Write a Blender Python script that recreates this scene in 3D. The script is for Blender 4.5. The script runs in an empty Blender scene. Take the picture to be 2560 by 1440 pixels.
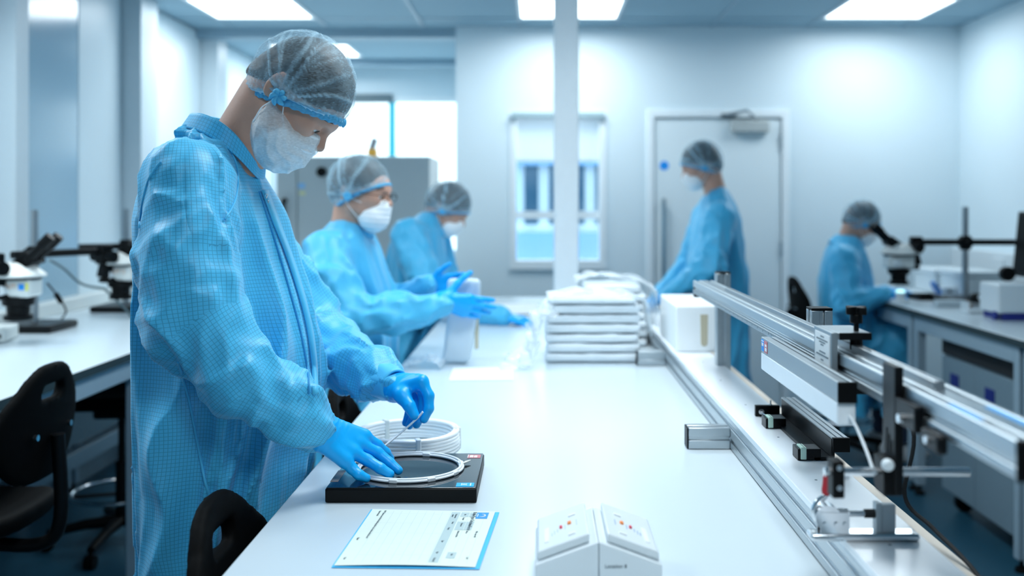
import bpy, math, random
import numpy as np
from mathutils import Vector, Matrix
random.seed(7); np.random.seed(7)
sc = bpy.context.scene
COL = sc.collection
PI = math.pi
# ---------------------------------------------------------------- camera, light, exposure
F, CX, CY, HC = 2488.9, 1348.0, 510.0, 1.46      # focal length, principal point (2560x1440), lens height
def W(px, py, Y):                                 # the place seen at a picture point, Y metres into the room
    return np.array([(px - CX) * Y / F, Y, HC - (py - CY) * Y / F])
cd = bpy.data.cameras.new('camera'); cam = bpy.data.objects.new('camera', cd); COL.objects.link(cam)
cam.location = (0, 0, HC); cam.rotation_euler = (PI / 2, 0, 0)
cd.lens = 35; cd.sensor_width = 36; cd.clip_start = .02
cd.shift_x = -(CX - 1280) / 2560; cd.shift_y = -(720 - CY) / 2560
cd.dof.use_dof = True; cd.dof.focus_distance = 1.87; cd.dof.aperture_fstop = 2.2
sc.camera = cam
sc.view_settings.view_transform = 'Standard'; sc.view_settings.look = 'None'
sc.view_settings.exposure = -0.03; sc.view_settings.gamma = 1.0
sc.view_settings.use_curve_mapping = False
sc.cycles.max_bounces = 8; sc.cycles.diffuse_bounces = 5; sc.cycles.glossy_bounces = 4
sc.cycles.transparent_max_bounces = 24; sc.cycles.transmission_bounces = 6
sc.cycles.caustics_reflective = False; sc.cycles.caustics_refractive = False
sc.cycles.use_denoising = True; sc.cycles.sample_clamp_indirect = 6.0
PANEL_E = 4.5                                      # glow of the ceiling light diffusers
PANEL_W, PANEL_SPREAD = 16.0, 140                 # downward beam of each panel
PANEL_C = (0.85, 0.95, 1.0)
wd = bpy.data.worlds.new('sky'); sc.world = wd; wd.use_nodes = True
nt = wd.node_tree; nt.nodes.clear()
o = nt.nodes.new('ShaderNodeOutputWorld'); b = nt.nodes.new('ShaderNodeBackground')
b.inputs[0].default_value = (0.70, 0.90, 1.0, 1); b.inputs[1].default_value = 3.2
nt.links.new(b.outputs[0], o.inputs[0])

# ---------------------------------------------------------------- materials
MATS = {}
def pm(name, col, rough=.5, metal=0., var=.0, scale=30., bump=0., bscale=None, spec=.5, trans=0., alpha=1., emis=0., sheen=0., coat=0., stretch=None, sss=0.):
    if name in MATS: return MATS[name]
    m = bpy.data.materials.new(name); m.use_nodes = True
    n = m.node_tree.nodes; l = m.node_tree.links; p = n['Principled BSDF']
    p.inputs['Base Color'].default_value = (*col, 1); p.inputs['Roughness'].default_value = rough
    p.inputs['Metallic'].default_value = metal; p.inputs['Specular IOR Level'].default_value = spec
    p.inputs['Transmission Weight'].default_value = trans; p.inputs['Alpha'].default_value = alpha
    p.inputs['Sheen Weight'].default_value = sheen; p.inputs['Coat Weight'].default_value = coat
    if sss: p.inputs['Subsurface Weight'].default_value = sss; p.inputs['Subsurface Radius'].default_value = (.012, .005, .003)
    if emis: p.inputs['Emission Color'].default_value = (*col, 1); p.inputs['Emission Strength'].default_value = emis
    tc = n.new('ShaderNodeTexCoord'); mp = n.new('ShaderNodeMapping'); nz = n.new('ShaderNodeTexNoise')
    l.new(tc.outputs['Object'], mp.inputs[0]); l.new(mp.outputs[0], nz.inputs['Vector'])
    if stretch: mp.inputs['Scale'].default_value = stretch
    nz.inputs['Scale'].default_value = scale; nz.inputs['Detail'].default_value = 4
    mx = n.new('ShaderNodeMix'); mx.data_type = 'RGBA'
    v = var or .03
    mx.inputs[6].default_value = (*[c * (1 - v) for c in col], 1); mx.inputs[7].default_value = (*[min(1, c * (1 + v)) for c in col], 1)
    l.new(nz.outputs['Fac'], mx.inputs[0]); l.new(mx.outputs[2], p.inputs['Base Color'])
    if bump:
        bp = n.new('ShaderNodeBump'); bp.inputs['Strength'].default_value = bump; bp.inputs['Distance'].default_value = .002
        nb = nz
        if bscale:
            nb = n.new('ShaderNodeTexNoise'); nb.inputs['Scale'].default_value = bscale; nb.inputs['Detail'].default_value = 3
            l.new(mp.outputs[0], nb.inputs['Vector'])
        l.new(nb.outputs['Fac'], bp.inputs['Height']); l.new(bp.outputs[0], p.inputs['Normal'])
    MATS[name] = m
    return m
WALL = pm('wall paint', (.73, .835, .885), .36, var=.02, scale=3, spec=.28)
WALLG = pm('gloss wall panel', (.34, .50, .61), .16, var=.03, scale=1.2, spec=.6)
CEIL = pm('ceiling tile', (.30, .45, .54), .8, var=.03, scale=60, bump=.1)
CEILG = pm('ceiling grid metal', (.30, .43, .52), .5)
FLOOR = pm('blue vinyl floor', (.018, .085, .135), .42, var=.12, scale=25, spec=.35)
TRIM = pm('white trim', (.84, .90, .93), .35)
LAM = pm('white laminate', (.62, .705, .755), .24, var=.015, scale=5, spec=.45)
EDGE_DARK = pm('dark edge strip', (.02, .04, .045), .5)
BEIGE = pm('beige edge band', (.60, .54, .47), .5)
FRAME = pm('bench frame enamel', (.33, .45, .53), .4)
GREYP = pm('grey panel', (.20, .29, .345), .45)
CABG = pm('cabinet grey', (.60, .64, .64), .45)
ALU = pm('aluminium', (.52, .57, .60), .36, 1.0, var=.06, scale=40, stretch=(1, .03, 1))
ALUD = pm('dark aluminium', (.40, .43, .45), .35, 1.0, var=.06, scale=40, stretch=(1, .03, 1))
ALUM = pm('satin anodised aluminium', (.38, .43, .46), .42, .75, var=.04, scale=40, stretch=(1, .03, 1))
STEEL = pm('bright steel', (.78, .80, .82), .16, 1.0, var=.05, scale=60)
BLACK = pm('black plastic', (.003, .0034, .004), .42, var=.2, scale=80, spec=.16)
BLACKM = pm('matt black rubber', (.006, .007, .008), .75, var=.2, scale=80, bump=.15, bscale=400)
BLACKA = pm('black anodised metal', (.003, .0035, .0045), .36, .0, var=.15, scale=80, spec=.22)
PU = pm('black polyurethane foam', (.0018, .002, .0022), .65, var=.2, scale=120, bump=.12, bscale=500, spec=.06)
WPL = pm('white plastic', (.74, .80, .83), .3, var=.02, scale=10)
WPL2 = pm('off white plastic', (.74, .77, .75), .38, var=.03, scale=15)
SHADOWG = pm('slot black', (.01, .012, .014), .7)
MINT = pm('pale green foam', (.60, .82, .70), .8, var=.05, scale=200, bump=.2)
RED = pm('red grip', (.45, .01, .02), .45)
BLUE = pm('blue label', (.01, .30, .85), .5)
NAVY = pm('navy blue plastic', (.005, .015, .20), .45)
PINK = pm('pinkish red label', (.62, .20, .22), .5)
PAPER = pm('white paper', (.84, .87, .88), .8, var=.02, scale=30)
PAPERG = pm('pale green paper', (.74, .83, .76), .8, var=.02, scale=30)
SHEETB = pm('bright blue sheet', (.05, .50, .90), .6)
INK = pm('grey ink', (.10, .14, .17), .8)
INKL = pm('pale grey ink', (.48, .60, .61), .8)
ORANGE = pm('orange lamp', (.95, .28, .05), .35)
AMBER = pm('amber plastic', (.85, .45, .06), .45)
CRIM = pm('crimson lamp', (.75, .01, .06), .3)
TUBEM = pm('translucent nylon tube', (.90, .94, .97), .3)
def clear_mat(name, col, fac, rough=.15, scale=18., bump=.6):
    m = bpy.data.materials.new(name); m.use_nodes = True
    n = m.node_tree.nodes; l = m.node_tree.links; p = n['Principled BSDF']; out = n['Material Output']
    p.inputs['Base Color'].default_value = (*col, 1); p.inputs['Roughness'].default_value = rough
    tr = n.new('ShaderNodeBsdfTransparent'); mix = n.new('ShaderNodeMixShader')
    tc = n.new('ShaderNodeTexCoord'); nz = n.new('ShaderNodeTexNoise'); nz.inputs['Scale'].default_value = scale; nz.inputs['Detail'].default_value = 5
    l.new(tc.outputs['Object'], nz.inputs['Vector'])
    mr = n.new('ShaderNodeMapRange'); mr.inputs[1].default_value = .3; mr.inputs[2].default_value = .7
    mr.inputs[3].default_value = fac - .12; mr.inputs[4].default_value = fac + .12
    l.new(nz.outputs['Fac'], mr.inputs[0]); l.new(mr.outputs[0], mix.inputs[0])
    bp = n.new('ShaderNodeBump'); bp.inputs['Strength'].default_value = bump; bp.inputs['Distance'].default_value = .01
    l.new(nz.outputs['Fac'], bp.inputs['Height']); l.new(bp.outputs[0], p.inputs['Normal'])
    l.new(tr.outputs[0], mix.inputs[1]); l.new(p.outputs[0], mix.inputs[2]); l.new(mix.outputs[0], out.inputs[0])
    return m
FILM = clear_mat('clear plastic film', (.86, .93, .97), .48)
PANE = clear_mat('window glass', (.85, .95, 1.0), .10, .02, 1., 0.)
def emit_mat(name, col, e):
    m = bpy.data.materials.new(name); m.use_nodes = True
    n = m.node_tree.nodes; l = m.node_tree.links; n.remove(n['Principled BSDF'])
    em = n.new('ShaderNodeEmission'); em.inputs[0].default_value = (*col, 1); em.inputs[1].default_value = e
    l.new(em.outputs[0], n['Material Output'].inputs[0])
    return m
LAMP = emit_mat('lit panel diffuser', PANEL_C, PANEL_E)

# ---------------------------------------------------------------- object helpers
def tag(o, label=None, cat=None, group=None, kind=None):
    if label: o['label'] = label
    if cat: o['category'] = cat
    if group: o['group'] = group
    if kind: o['kind'] = kind
    return o
def thing(name, label, cat, loc=(0, 0, 0), rz=0., group=None):
    o = bpy.data.objects.new(name, None); COL.objects.link(o); o.empty_display_size = .05
    o.location = Vector([float(v) for v in loc]); o.rotation_euler = (0, 0, rz)
    return tag(o, label, cat, group)
def top_of(o):
    while o.parent: o = o.parent
    return o
def dup(root, loc=None, rz=None, label=None):
    r = root.copy(); COL.objects.link(r)
    if loc is not None: r.location = Vector([float(v) for v in loc])
    if rz is not None: r.rotation_euler = (0, 0, rz)
    if label: r['label'] = label
    for ch in list(root.children):
        c = ch.copy(); COL.objects.link(c); c.parent = r
        for g in list(ch.children):
            d = g.copy(); COL.objects.link(d); d.parent = c
    return r
def mesh_obj(name, v, f, mat, parent=None, world=False, smooth=None, bev=0., kind=None, attrs=None, seg=2, flat_quads=None):
    v = np.asarray(v, dtype=np.float64).reshape(-1, 3)
    if world and parent is not None:
        v = v - np.array(top_of(parent).location)
    me = bpy.data.meshes.new(name)
    if flat_quads is not None:
        q = flat_quads; nf = len(q)
        me.vertices.add(len(v)); me.vertices.foreach_set('co', v.astype(np.float32).ravel())
        me.loops.add(nf * 4); me.loops.foreach_set('vertex_index', q.astype(np.int32).ravel())
        me.polygons.add(nf); me.polygons.foreach_set('loop_start', np.arange(0, nf * 4, 4, dtype=np.int32))
        me.update(calc_edges=True); me.validate()
    else:
        me.from_pydata([tuple(p) for p in v], [], [tuple(int(i) for i in t) for t in f]); me.update()
    if attrs:
        for an, (typ, dat) in attrs.items():
            a = me.attributes.new(an, typ, 'POINT')
            a.data.foreach_set('vector' if typ == 'FLOAT_VECTOR' else 'value', np.asarray(dat, dtype=np.float32).ravel())
    o = bpy.data.objects.new(name, me); COL.objects.link(o)
    if mat: me.materials.append(mat)
    if parent is not None: o.parent = parent
    if smooth == 'all':
        me.shade_smooth()
    elif smooth:
        me.shade_smooth(); me.set_sharp_from_angle(angle=math.radians(smooth))
    if bev:
        md = o.modifiers.new('bevel', 'BEVEL'); md.width = bev; md.segments = seg; md.limit_method = 'ANGLE'; md.angle_limit = math.radians(40)
        me.shade_smooth(); me.set_sharp_from_angle(angle=math.radians(50))
    if kind: o['kind'] = kind
    return o
def rotm(rx=0, ry=0, rz=0):
    return np.array(Matrix.Rotation(rz, 3, 'Z') @ Matrix.Rotation(ry, 3, 'Y') @ Matrix.Rotation(rx, 3, 'X'))
def frame_from(d):
    d = np.asarray(d, float); d = d / np.linalg.norm(d)
    a = np.array([0, 0, 1.]) if abs(d[2]) < .9 else np.array([1., 0, 0])
    u = np.cross(a, d); u /= np.linalg.norm(u); w = np.cross(d, u)
    return u, w, d
class M:
    def __init__(s): s.v = []; s.f = []
    def add(s, v, f):
        n = len(s.v); s.v += [tuple(float(c) for c in p) for p in v]; s.f += [tuple(i + n for i in t) for t in f]; return s
    def box(s, x0, x1, y0, y1, z0, z1):
        return s.add([(x, y, z) for x in (x0, x1) for y in (y0, y1) for z in (z0, z1)],
                     [(0, 1, 3, 2), (4, 6, 7, 5), (0, 4, 5, 1), (2, 3, 7, 6), (0, 2, 6, 4), (1, 5, 7, 3)])
    def obox(s, c, sz, R=None):
        R = np.eye(3) if R is None else R
        v = [np.asarray(c) + R @ (np.array([x, y, z]) * np.asarray(sz) / 2) for x in (-1, 1) for y in (-1, 1) for z in (-1, 1)]
        return s.add(v, [(0, 1, 3, 2), (4, 6, 7, 5), (0, 4, 5, 1), (2, 3, 7, 6), (0, 2, 6, 4), (1, 5, 7, 3)])
    def cyl(s, a, b, r0, r1=None, n=16, cap=True):
        r1 = r0 if r1 is None else r1; a = np.asarray(a, float); b = np.asarray(b, float); u, w, d = frame_from(b - a)
        v = []
        for p, r in ((a, r0), (b, r1)):
            v += [p + r * (math.cos(2 * PI * i / n) * u + math.sin(2 * PI * i / n) * w) for i in range(n)]
        f = [(i, (i + 1) % n, n + (i + 1) % n, n + i) for i in range(n)]
        if cap: f += [tuple(range(n - 1, -1, -1)), tuple(range(n, 2 * n))]
        return s.add(v, f)
    def lathe(s, prof, c=(0, 0, 0), n=24, R=None):
        R = np.eye(3) if R is None else R; v = []; f = []; m = len(prof)
        for i in range(n):
            t = 2 * PI * i / n
            for r, z in prof: v.append(np.asarray(c) + R @ np.array([max(r, 1e-5) * math.cos(t), max(r, 1e-5) * math.sin(t), z]))
        for i in range(n):
            j = (i + 1) % n
            for k in range(m - 1): f.append((i * m + k, j * m + k, j * m + k + 1, i * m + k + 1))
        return s.add(v, f)
    def prism(s, poly, z0, z1, fn):                # poly (u,v) extruded, fn(u,v,w)->xyz
        n = len(poly); v = [fn(u, w, z0) for u, w in poly] + [fn(u, w, z1) for u, w in poly]
        return s.add(v, [tuple(range(n - 1, -1, -1)), tuple(range(n, 2 * n))] + [(i, (i + 1) % n, n + (i + 1) % n, n + i) for i in range(n)])
    def tube(s, pts, r, n=10, closed=False):
        pts = [np.asarray(p, float) for p in pts]; m = len(pts); rr = r if hasattr(r, '__len__') else [r] * m
        u = None; v = []; f = []
        for i, p in enumerate(pts):
            d = (pts[(i + 1) % m] - pts[i - 1]) if closed else (pts[min(i + 1, m - 1)] - pts[max(i - 1, 0)])
            d = d / (np.linalg.norm(d) + 1e-12)
            if u is None: u = frame_from(d)[0]
            u = u - d * np.dot(u, d); u /= np.linalg.norm(u); w = np.cross(d, u)
            v += [p + rr[i] * (math.cos(2 * PI * k / n) * u + math.sin(2 * PI * k / n) * w) for k in range(n)]
        for i in range(m if closed else m - 1):
            j = (i + 1) % m
            f += [(i * n + k, i * n + (k + 1) % n, j * n + (k + 1) % n, j * n + k) for k in range(n)]
        if not closed: f += [tuple(range(n - 1, -1, -1)), tuple(range((m - 1) * n, m * n))]
        return s.add(v, f)
    def grid(s, fn, nu, nv, closed_u=False):       # fn(i/nu, j/nv)
        v = []; f = []; cu = nu if closed_u else nu + 1
        for i in range(cu):
            for j in range(nv + 1): v.append(fn(i / nu, j / nv))
        for i in range(nu):
            i2 = (i + 1) % cu
            for j in range(nv): f.append((i * (nv + 1) + j, i2 * (nv + 1) + j, i2 * (nv + 1) + j + 1, i * (nv + 1) + j + 1))
        return s.add(v, f)
    def build(s, name, mat, parent=None, world=False, smooth=None, bev=0., kind=None, seg=2):
        return mesh_obj(name, s.v, s.f, mat, parent, world, smooth, bev, kind, seg=seg)
def spline(pts, n=8):
    pts = [np.asarray(p, float) for p in pts]; out = []
    for i in range(len(pts) - 1):
        p0 = pts[max(i - 1, 0)]; p1 = pts[i]; p2 = pts[i + 1]; p3 = pts[min(i + 2, len(pts) - 1)]
        for k in range(n):
            t = k / n
            out.append(.5 * ((2 * p1) + (-p0 + p2) * t + (2 * p0 - 5 * p1 + 4 * p2 - p3) * t * t + (-p0 + 3 * p1 - 3 * p2 + p3) * t ** 3))
    out.append(pts[-1]); return out
def text(name, body, size, loc, ex, ey, mat, parent, align='CENTER', world=True, depth=.0002):
    cu = bpy.data.curves.new(name, 'FONT'); cu.body = body; cu.size = size; cu.align_x = align; cu.align_y = 'CENTER'; cu.extrude = depth
    cu.materials.append(mat)
    o = bpy.data.objects.new('text_curve', cu); COL.objects.link(o)
    ex = Vector(ex).normalized(); ey = Vector(ey); ey = (ey - ex * ey.dot(ex)).normalized(); ez = ex.cross(ey)
    m = Matrix((ex, ey, ez)).transposed().to_4x4()
    l = Vector([float(c) for c in loc])
    if parent is not None:
        if world: l = l - top_of(parent).location
    m.translation = l
    bpy.context.view_layer.update()
    me = bpy.data.meshes.new_from_object(o.evaluated_get(bpy.context.evaluated_depsgraph_get())); bpy.data.objects.remove(o)
    me.transform(m); q = bpy.data.objects.new(name, me); COL.objects.link(q)
    if parent is not None: q.parent = parent
    return q
def struct(m, name, mat, parent=None, **k):
    o = m.build(name, mat, parent, **k)
    if parent is None: o['kind'] = 'structure'
    return o

# ---------------------------------------------------------------- implicit surfaces (bodies, cloth, hands, moulded foam)
def smin(a, b, k):
    h = np.clip(.5 + .5 * (b - a) / k, 0, 1); return b + (a - b) * h - k * h * (1 - h)
def smax(a, b, k): return -smin(-a, -b, k)
def nrm(p): return np.sqrt((p * p).sum(1))
def s_cap(P, a, b, ra, rb):
    a = np.asarray(a, np.float32); b = np.asarray(b, np.float32); ba = b - a; pa = P - a
    t = np.clip(pa @ ba / max(float(ba @ ba), 1e-9), 0, 1)
    return nrm(pa - t[:, None] * ba) - (ra + (rb - ra) * t)
def s_ell(P, c, r, R=None):
    q = P - np.asarray(c, np.float32)
    if R is not None: q = q @ np.asarray(R, np.float32)
    r = np.asarray(r, np.float32); k0 = nrm(q / r); k1 = nrm(q / (r * r)) + 1e-6
    return k0 * (k0 - 1) / k1
def s_box(P, c, h, rad, R=None):
    q = P - np.asarray(c, np.float32)
    if R is not None: q = q @ np.asarray(R, np.float32)
    q = np.abs(q) - (np.asarray(h, np.float32) - rad)
    return nrm(np.maximum(q, 0)) + np.minimum(q.max(1), 0) - rad
def vnoise(P, seed=0):
    Pi = np.floor(P).astype(np.int64); f = (P - Pi).astype(np.float32); u = f * f * (3 - 2 * f)
    def h(i, j, k):
        n = (i * 374761393 + j * 668265263 + k * 1274126177 + seed * 951274213) & 0xffffffff
        n = ((n ^ (n >> 13)) * 1274126177) & 0xffffffff
        return ((n ^ (n >> 16)) & 0xffff).astype(np.float32) / 65535.
    x, y, z = Pi[:, 0], Pi[:, 1], Pi[:, 2]; a, b, c = u[:, 0], u[:, 1], u[:, 2]
    def lx(j, k): return h(x, j, k) * (1 - a) + h(x + 1, j, k) * a
    return (lx(y, z) * (1 - b) + lx(y + 1, z) * b) * (1 - c) + (lx(y, z + 1) * (1 - b) + lx(y + 1, z + 1) * b) * c
def surfnets(d, org, h):
    s = d < 0; N = np.array(d.shape); cN = N - 1; tot = int(cN.prod())
    acc = np.zeros((tot, 3)); cnt = np.zeros(tot); edges = []
    for a in range(3):
        lo = [slice(None)] * 3; hi = [slice(None)] * 3; lo[a] = slice(0, -1); hi[a] = slice(1, None)
        s0 = s[tuple(lo)]; idx = np.argwhere(s0 != s[tuple(hi)])
        e = np.zeros(3, int); e[a] = 1
        d0 = d[tuple(idx.T)]; d1 = d[tuple((idx + e).T)]; t = d0 / (d0 - d1)
        pt = idx.astype(float); pt[:, a] += t
        o1, o2 = [k for k in range(3) if k != a]; cells = []; ok = np.ones(len(idx), bool)
        for q in ((0, 0), (1, 0), (1, 1), (0, 1)):
            c = idx.copy(); c[:, o1] -= q[0]; c[:, o2] -= q[1]
            v = ((c >= 0) & (c < cN)).all(1); ok &= v
            fl = (c[:, 0] * cN[1] + c[:, 1]) * cN[2] + c[:, 2]
            fv = fl[v]
            cnt += np.bincount(fv, minlength=tot)
            for k in range(3): acc[:, k] += np.bincount(fv, weights=pt[v, k], minlength=tot)
            cells.append(fl)
        qd = np.stack(cells, 1)[ok]; sg = s[tuple(idx.T)][ok]
        flip = sg if a != 1 else ~sg
        qd[~flip] = qd[~flip][:, ::-1]
        edges.append(qd)
    act = np.flatnonzero(cnt); mp = np.full(tot, -1); mp[act] = np.arange(len(act))
    V = acc[act] / cnt[act][:, None] * h + np.asarray(org)
    Q = mp[np.concatenate(edges)]
    return V, Q
def grid_pts(lo, hi, h):
    lo = np.asarray(lo, float); n = np.ceil((np.asarray(hi) - lo) / h).astype(int) + 1
    ax = [(lo[k] + h * np.arange(n[k])).astype(np.float32) for k in range(3)]
    g = np.stack(np.meshgrid(*ax, indexing='ij'), -1).reshape(-1, 3)
    return g, tuple(n), lo
def relax(V, Q, it=1, lam=.5):
    n = len(V)
    for _ in range(it):
        acc = np.zeros_like(V); c = np.zeros(n)
        for k in range(4):
            i = Q[:, k]; j = Q[:, (k + 1) % 4]
            for m in range(3): acc[:, m] += np.bincount(i, weights=V[j, m], minlength=n) + np.bincount(j, weights=V[i, m], minlength=n)
            c += np.bincount(i, minlength=n) + np.bincount(j, minlength=n)
        V = V + lam * (acc / np.maximum(c, 1)[:, None] - V)
    return V
def implicit(fn, lo, hi, h, it=1):
    P, n, org = grid_pts(lo, hi, h)
    V, Q = surfnets(fn(P).reshape(n).astype(np.float64), org, h)
    return relax(V, Q, it), Q
# ================================================================ the room
ZC = 2.69; XL, XR, YB, YN = -2.42, 2.91, 6.9, 8.9
struct(M().box(XL - .1, XR + .1, -1.6, YN + .1, -.1, 0), 'floor', FLOOR)
# ceiling: grid bars with one tile in every field
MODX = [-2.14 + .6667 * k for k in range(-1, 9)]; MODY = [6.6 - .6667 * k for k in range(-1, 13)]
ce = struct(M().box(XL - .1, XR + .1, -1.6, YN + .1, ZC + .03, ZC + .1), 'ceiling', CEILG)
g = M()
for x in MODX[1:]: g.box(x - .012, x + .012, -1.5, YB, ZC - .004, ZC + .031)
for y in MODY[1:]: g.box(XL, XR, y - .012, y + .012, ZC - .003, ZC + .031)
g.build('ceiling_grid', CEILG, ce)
LIGHTS = [(-1.807, 6.265, 'square ceiling light panel above the near worker\'s cap, shining white'),
          (.193, 6.265, 'square ceiling light panel crossed by the white service column'),
          (2.193, 6.265, 'square ceiling light panel near the far right corner of the room')]
for k, yy in enumerate((3.2666, 1.93, -.07)):
    for i, xx in enumerate((-1.807, .193) if k == 0 else (-1.807, .193) if k == 1 else (.193,)): LIGHTS.append((xx, yy + .333, None))
lit = {(round((x + 2.14) / .6667 - .5), round((6.6 - y) / .6667 - .5)) for x, y, _ in LIGHTS}
tile_me = None
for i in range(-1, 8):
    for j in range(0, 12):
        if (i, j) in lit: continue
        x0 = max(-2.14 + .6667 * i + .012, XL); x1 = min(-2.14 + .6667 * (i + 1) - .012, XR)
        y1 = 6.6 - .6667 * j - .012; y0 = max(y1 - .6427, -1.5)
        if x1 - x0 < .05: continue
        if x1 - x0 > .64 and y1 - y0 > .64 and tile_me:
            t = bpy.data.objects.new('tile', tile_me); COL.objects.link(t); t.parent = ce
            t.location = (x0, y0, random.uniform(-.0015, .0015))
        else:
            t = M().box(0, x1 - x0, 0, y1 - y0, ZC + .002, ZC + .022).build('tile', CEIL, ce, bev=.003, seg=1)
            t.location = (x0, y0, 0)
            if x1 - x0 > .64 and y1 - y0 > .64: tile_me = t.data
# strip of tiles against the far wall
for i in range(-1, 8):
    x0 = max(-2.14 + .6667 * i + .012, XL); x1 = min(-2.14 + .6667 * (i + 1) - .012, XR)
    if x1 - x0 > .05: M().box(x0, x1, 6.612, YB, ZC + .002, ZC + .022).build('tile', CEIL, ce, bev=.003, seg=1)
def light_panel(x, y, label, w=.62, visible=True):
    t = thing('ceiling_light', label, 'ceiling light', (x, y, ZC), group='square light panels in the ceiling')
    h = w / 2; fr = M()
    for a, b_, c, d in ((-h - .02, h + .02, -h - .02, -h), (-h - .02, h + .02, h, h + .02), (-h - .02, -h, -h, h), (h, h + .02, -h, h)): fr.box(a, b_, c, d, -.006, .02)
    fr.build('frame', TRIM, t)
    M().box(-h, h, -h, h, -.001, .004).build('diffuser', LAMP, t)
    ld = bpy.data.lights.new('panel_beam', 'AREA'); ld.shape = 'SQUARE'; ld.size = w - .02; ld.energy = PANEL_W * (.66 if x > 1 else .90 if y > 5 else .82 if y > 3 else .98); ld.color = PANEL_C; ld.spread = math.radians(PANEL_SPREAD if y < 5 else 172)
    lo_ = bpy.data.objects.new('panel_beam', ld); COL.objects.link(lo_); lo_.parent = t; lo_.location = (0, 0, -.004)
hid = 0
for x, y, lb in LIGHTS:
    row = 'second row from the far wall' if y > 3 else 'third row from the far wall' if y > 2 else 'row nearest the front wall'
    light_panel(x, y, lb or 'square ceiling light panel, %s, %s' % (row, {-2: 'above the left side', 0: 'in the middle', 2: 'above the right side'}[round(x - .193)]))
light_panel(-1.79, 7.98, 'square ceiling light panel glimpsed behind the near worker\'s cap in the window bay', .60)
# bay ceiling (beyond the far wall line) and bulkheads
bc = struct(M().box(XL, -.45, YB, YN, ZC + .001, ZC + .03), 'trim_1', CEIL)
bm_ = M().box(XL, -.58, 7.0, 7.12, ZC - .06, ZC + .01); bm_.box(XL, -.58, 8.45, 8.57, ZC - .05, ZC + .01)
struct(bm_, 'trim_2', CEILG)
ZW = ZC + .05
# far wall with a window and a door opening
wx0, wx1, wz0, wz1 = -.17, .43, 1.05, 2.06
dx0, dx1, dz1 = .795, 1.68, 2.06
w = M()
w.box(-.578, wx0, YB, YB + .12, 0, ZW); w.box(wx0, wx1, YB, YB + .12, 0, wz0); w.box(wx0, wx1, YB, YB + .12, wz1, ZW)
w.box(wx1, dx0, YB, YB + .12, 0, ZW); w.box(dx0, dx1, YB, YB + .12, dz1, ZW); w.box(dx1, XR + .1, YB, YB + .12, 0, ZW)
struct(w, 'wall_back', WALL)
struct(M().box(-.578, -.45, YB + .12, YN, 0, ZW), 'wall_bay', WALL)
struct(M().box(XR, XR + .1, -1.6, YB, 0, ZW), 'wall_right', WALL)
struct(M().box(XL - .1, XR + .1, -1.7, -1.6, 0, ZW), 'wall_front', WALL)
wl = struct(M().box(XL - .12, XL - .02, -1.6, YN, 0, ZW), 'wall_left', WALL)
# cladding panels of the left wall, each a glossy sheet of its own, slightly out of line
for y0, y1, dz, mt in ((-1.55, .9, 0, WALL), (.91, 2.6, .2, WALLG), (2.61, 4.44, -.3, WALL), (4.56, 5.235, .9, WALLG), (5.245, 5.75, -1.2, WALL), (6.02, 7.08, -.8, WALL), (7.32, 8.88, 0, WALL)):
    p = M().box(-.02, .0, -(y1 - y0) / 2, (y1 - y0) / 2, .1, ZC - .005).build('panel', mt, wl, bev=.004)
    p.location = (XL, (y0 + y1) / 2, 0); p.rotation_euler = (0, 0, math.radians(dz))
for i, (y0, y1, d) in enumerate(((4.44, 4.56, .085), (5.76, 6.02, .116), (7.09, 7.31, .13))):
    struct(M().box(XL - .02, XL + d, y0, y1, 0, ZC), 'trim_%d' % (3 + i), pm('column paint', (.58, .67, .72), .4), bev=.006)
struct(M().box(XL, XL + .012, -1.5, YN, 0, .1), 'baseboard_left', pm('grey skirting', (.25, .33, .38), .5))
struct(M().box(XR - .012, XR, -1.5, YB, 0, .1), 'baseboard_right', pm('grey skirting', (.25, .33, .38), .5))
# bay wall with the big window
vx0, vx1, vz0, vz1 = -2.3, -.60, 1.0, 2.42
w = M().box(XL, vx0, YN, YN + .1, 0, ZW); w.box(vx1, -.45, YN, YN + .1, 0, ZW); w.box(vx0, vx1, YN, YN + .1, 0, vz0); w.box(vx0, vx1, YN, YN + .1, vz1, ZW)
struct(w, 'wall_bay_end', WALL)
BLUEF = pm('blue window frame', (.02, .52, .66), .4)
wn = tag(bpy.data.objects.new('window_2', None), kind='structure'); COL.objects.link(wn); wn.location = (0, YN, 0)
m_ = M()
for a, b_, c, d in ((vx0, vx1, vz0, vz0 + .05), (vx0, vx1, vz1 - .05, vz1), (vx0, vx0 + .05, vz0 + .05, vz1 - .05), (vx1 - .05, vx1, vz0 + .05, vz1 - .05)): m_.box(a, b_, .0, .08, c, d)
m_.build('window_frame', TRIM, wn)
M().box(-1.345, -1.29, -.01, .07, vz0 + .05, vz1 - .05).build('mullion', BLUEF, wn)
M().box(-2.29, -1.31, -.03, .03, vz1 - .055, vz1 + .02).build('blind_case', pm('dark blind case', (.10, .16, .19), .5), wn)
for a, b_ in ((vx0 + .05, -1.345), (-1.29, vx1 - .05)): M().box(a, b_, .035, .041, vz0 + .05, vz1 - .05).build('pane', PANE, wn)
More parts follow.
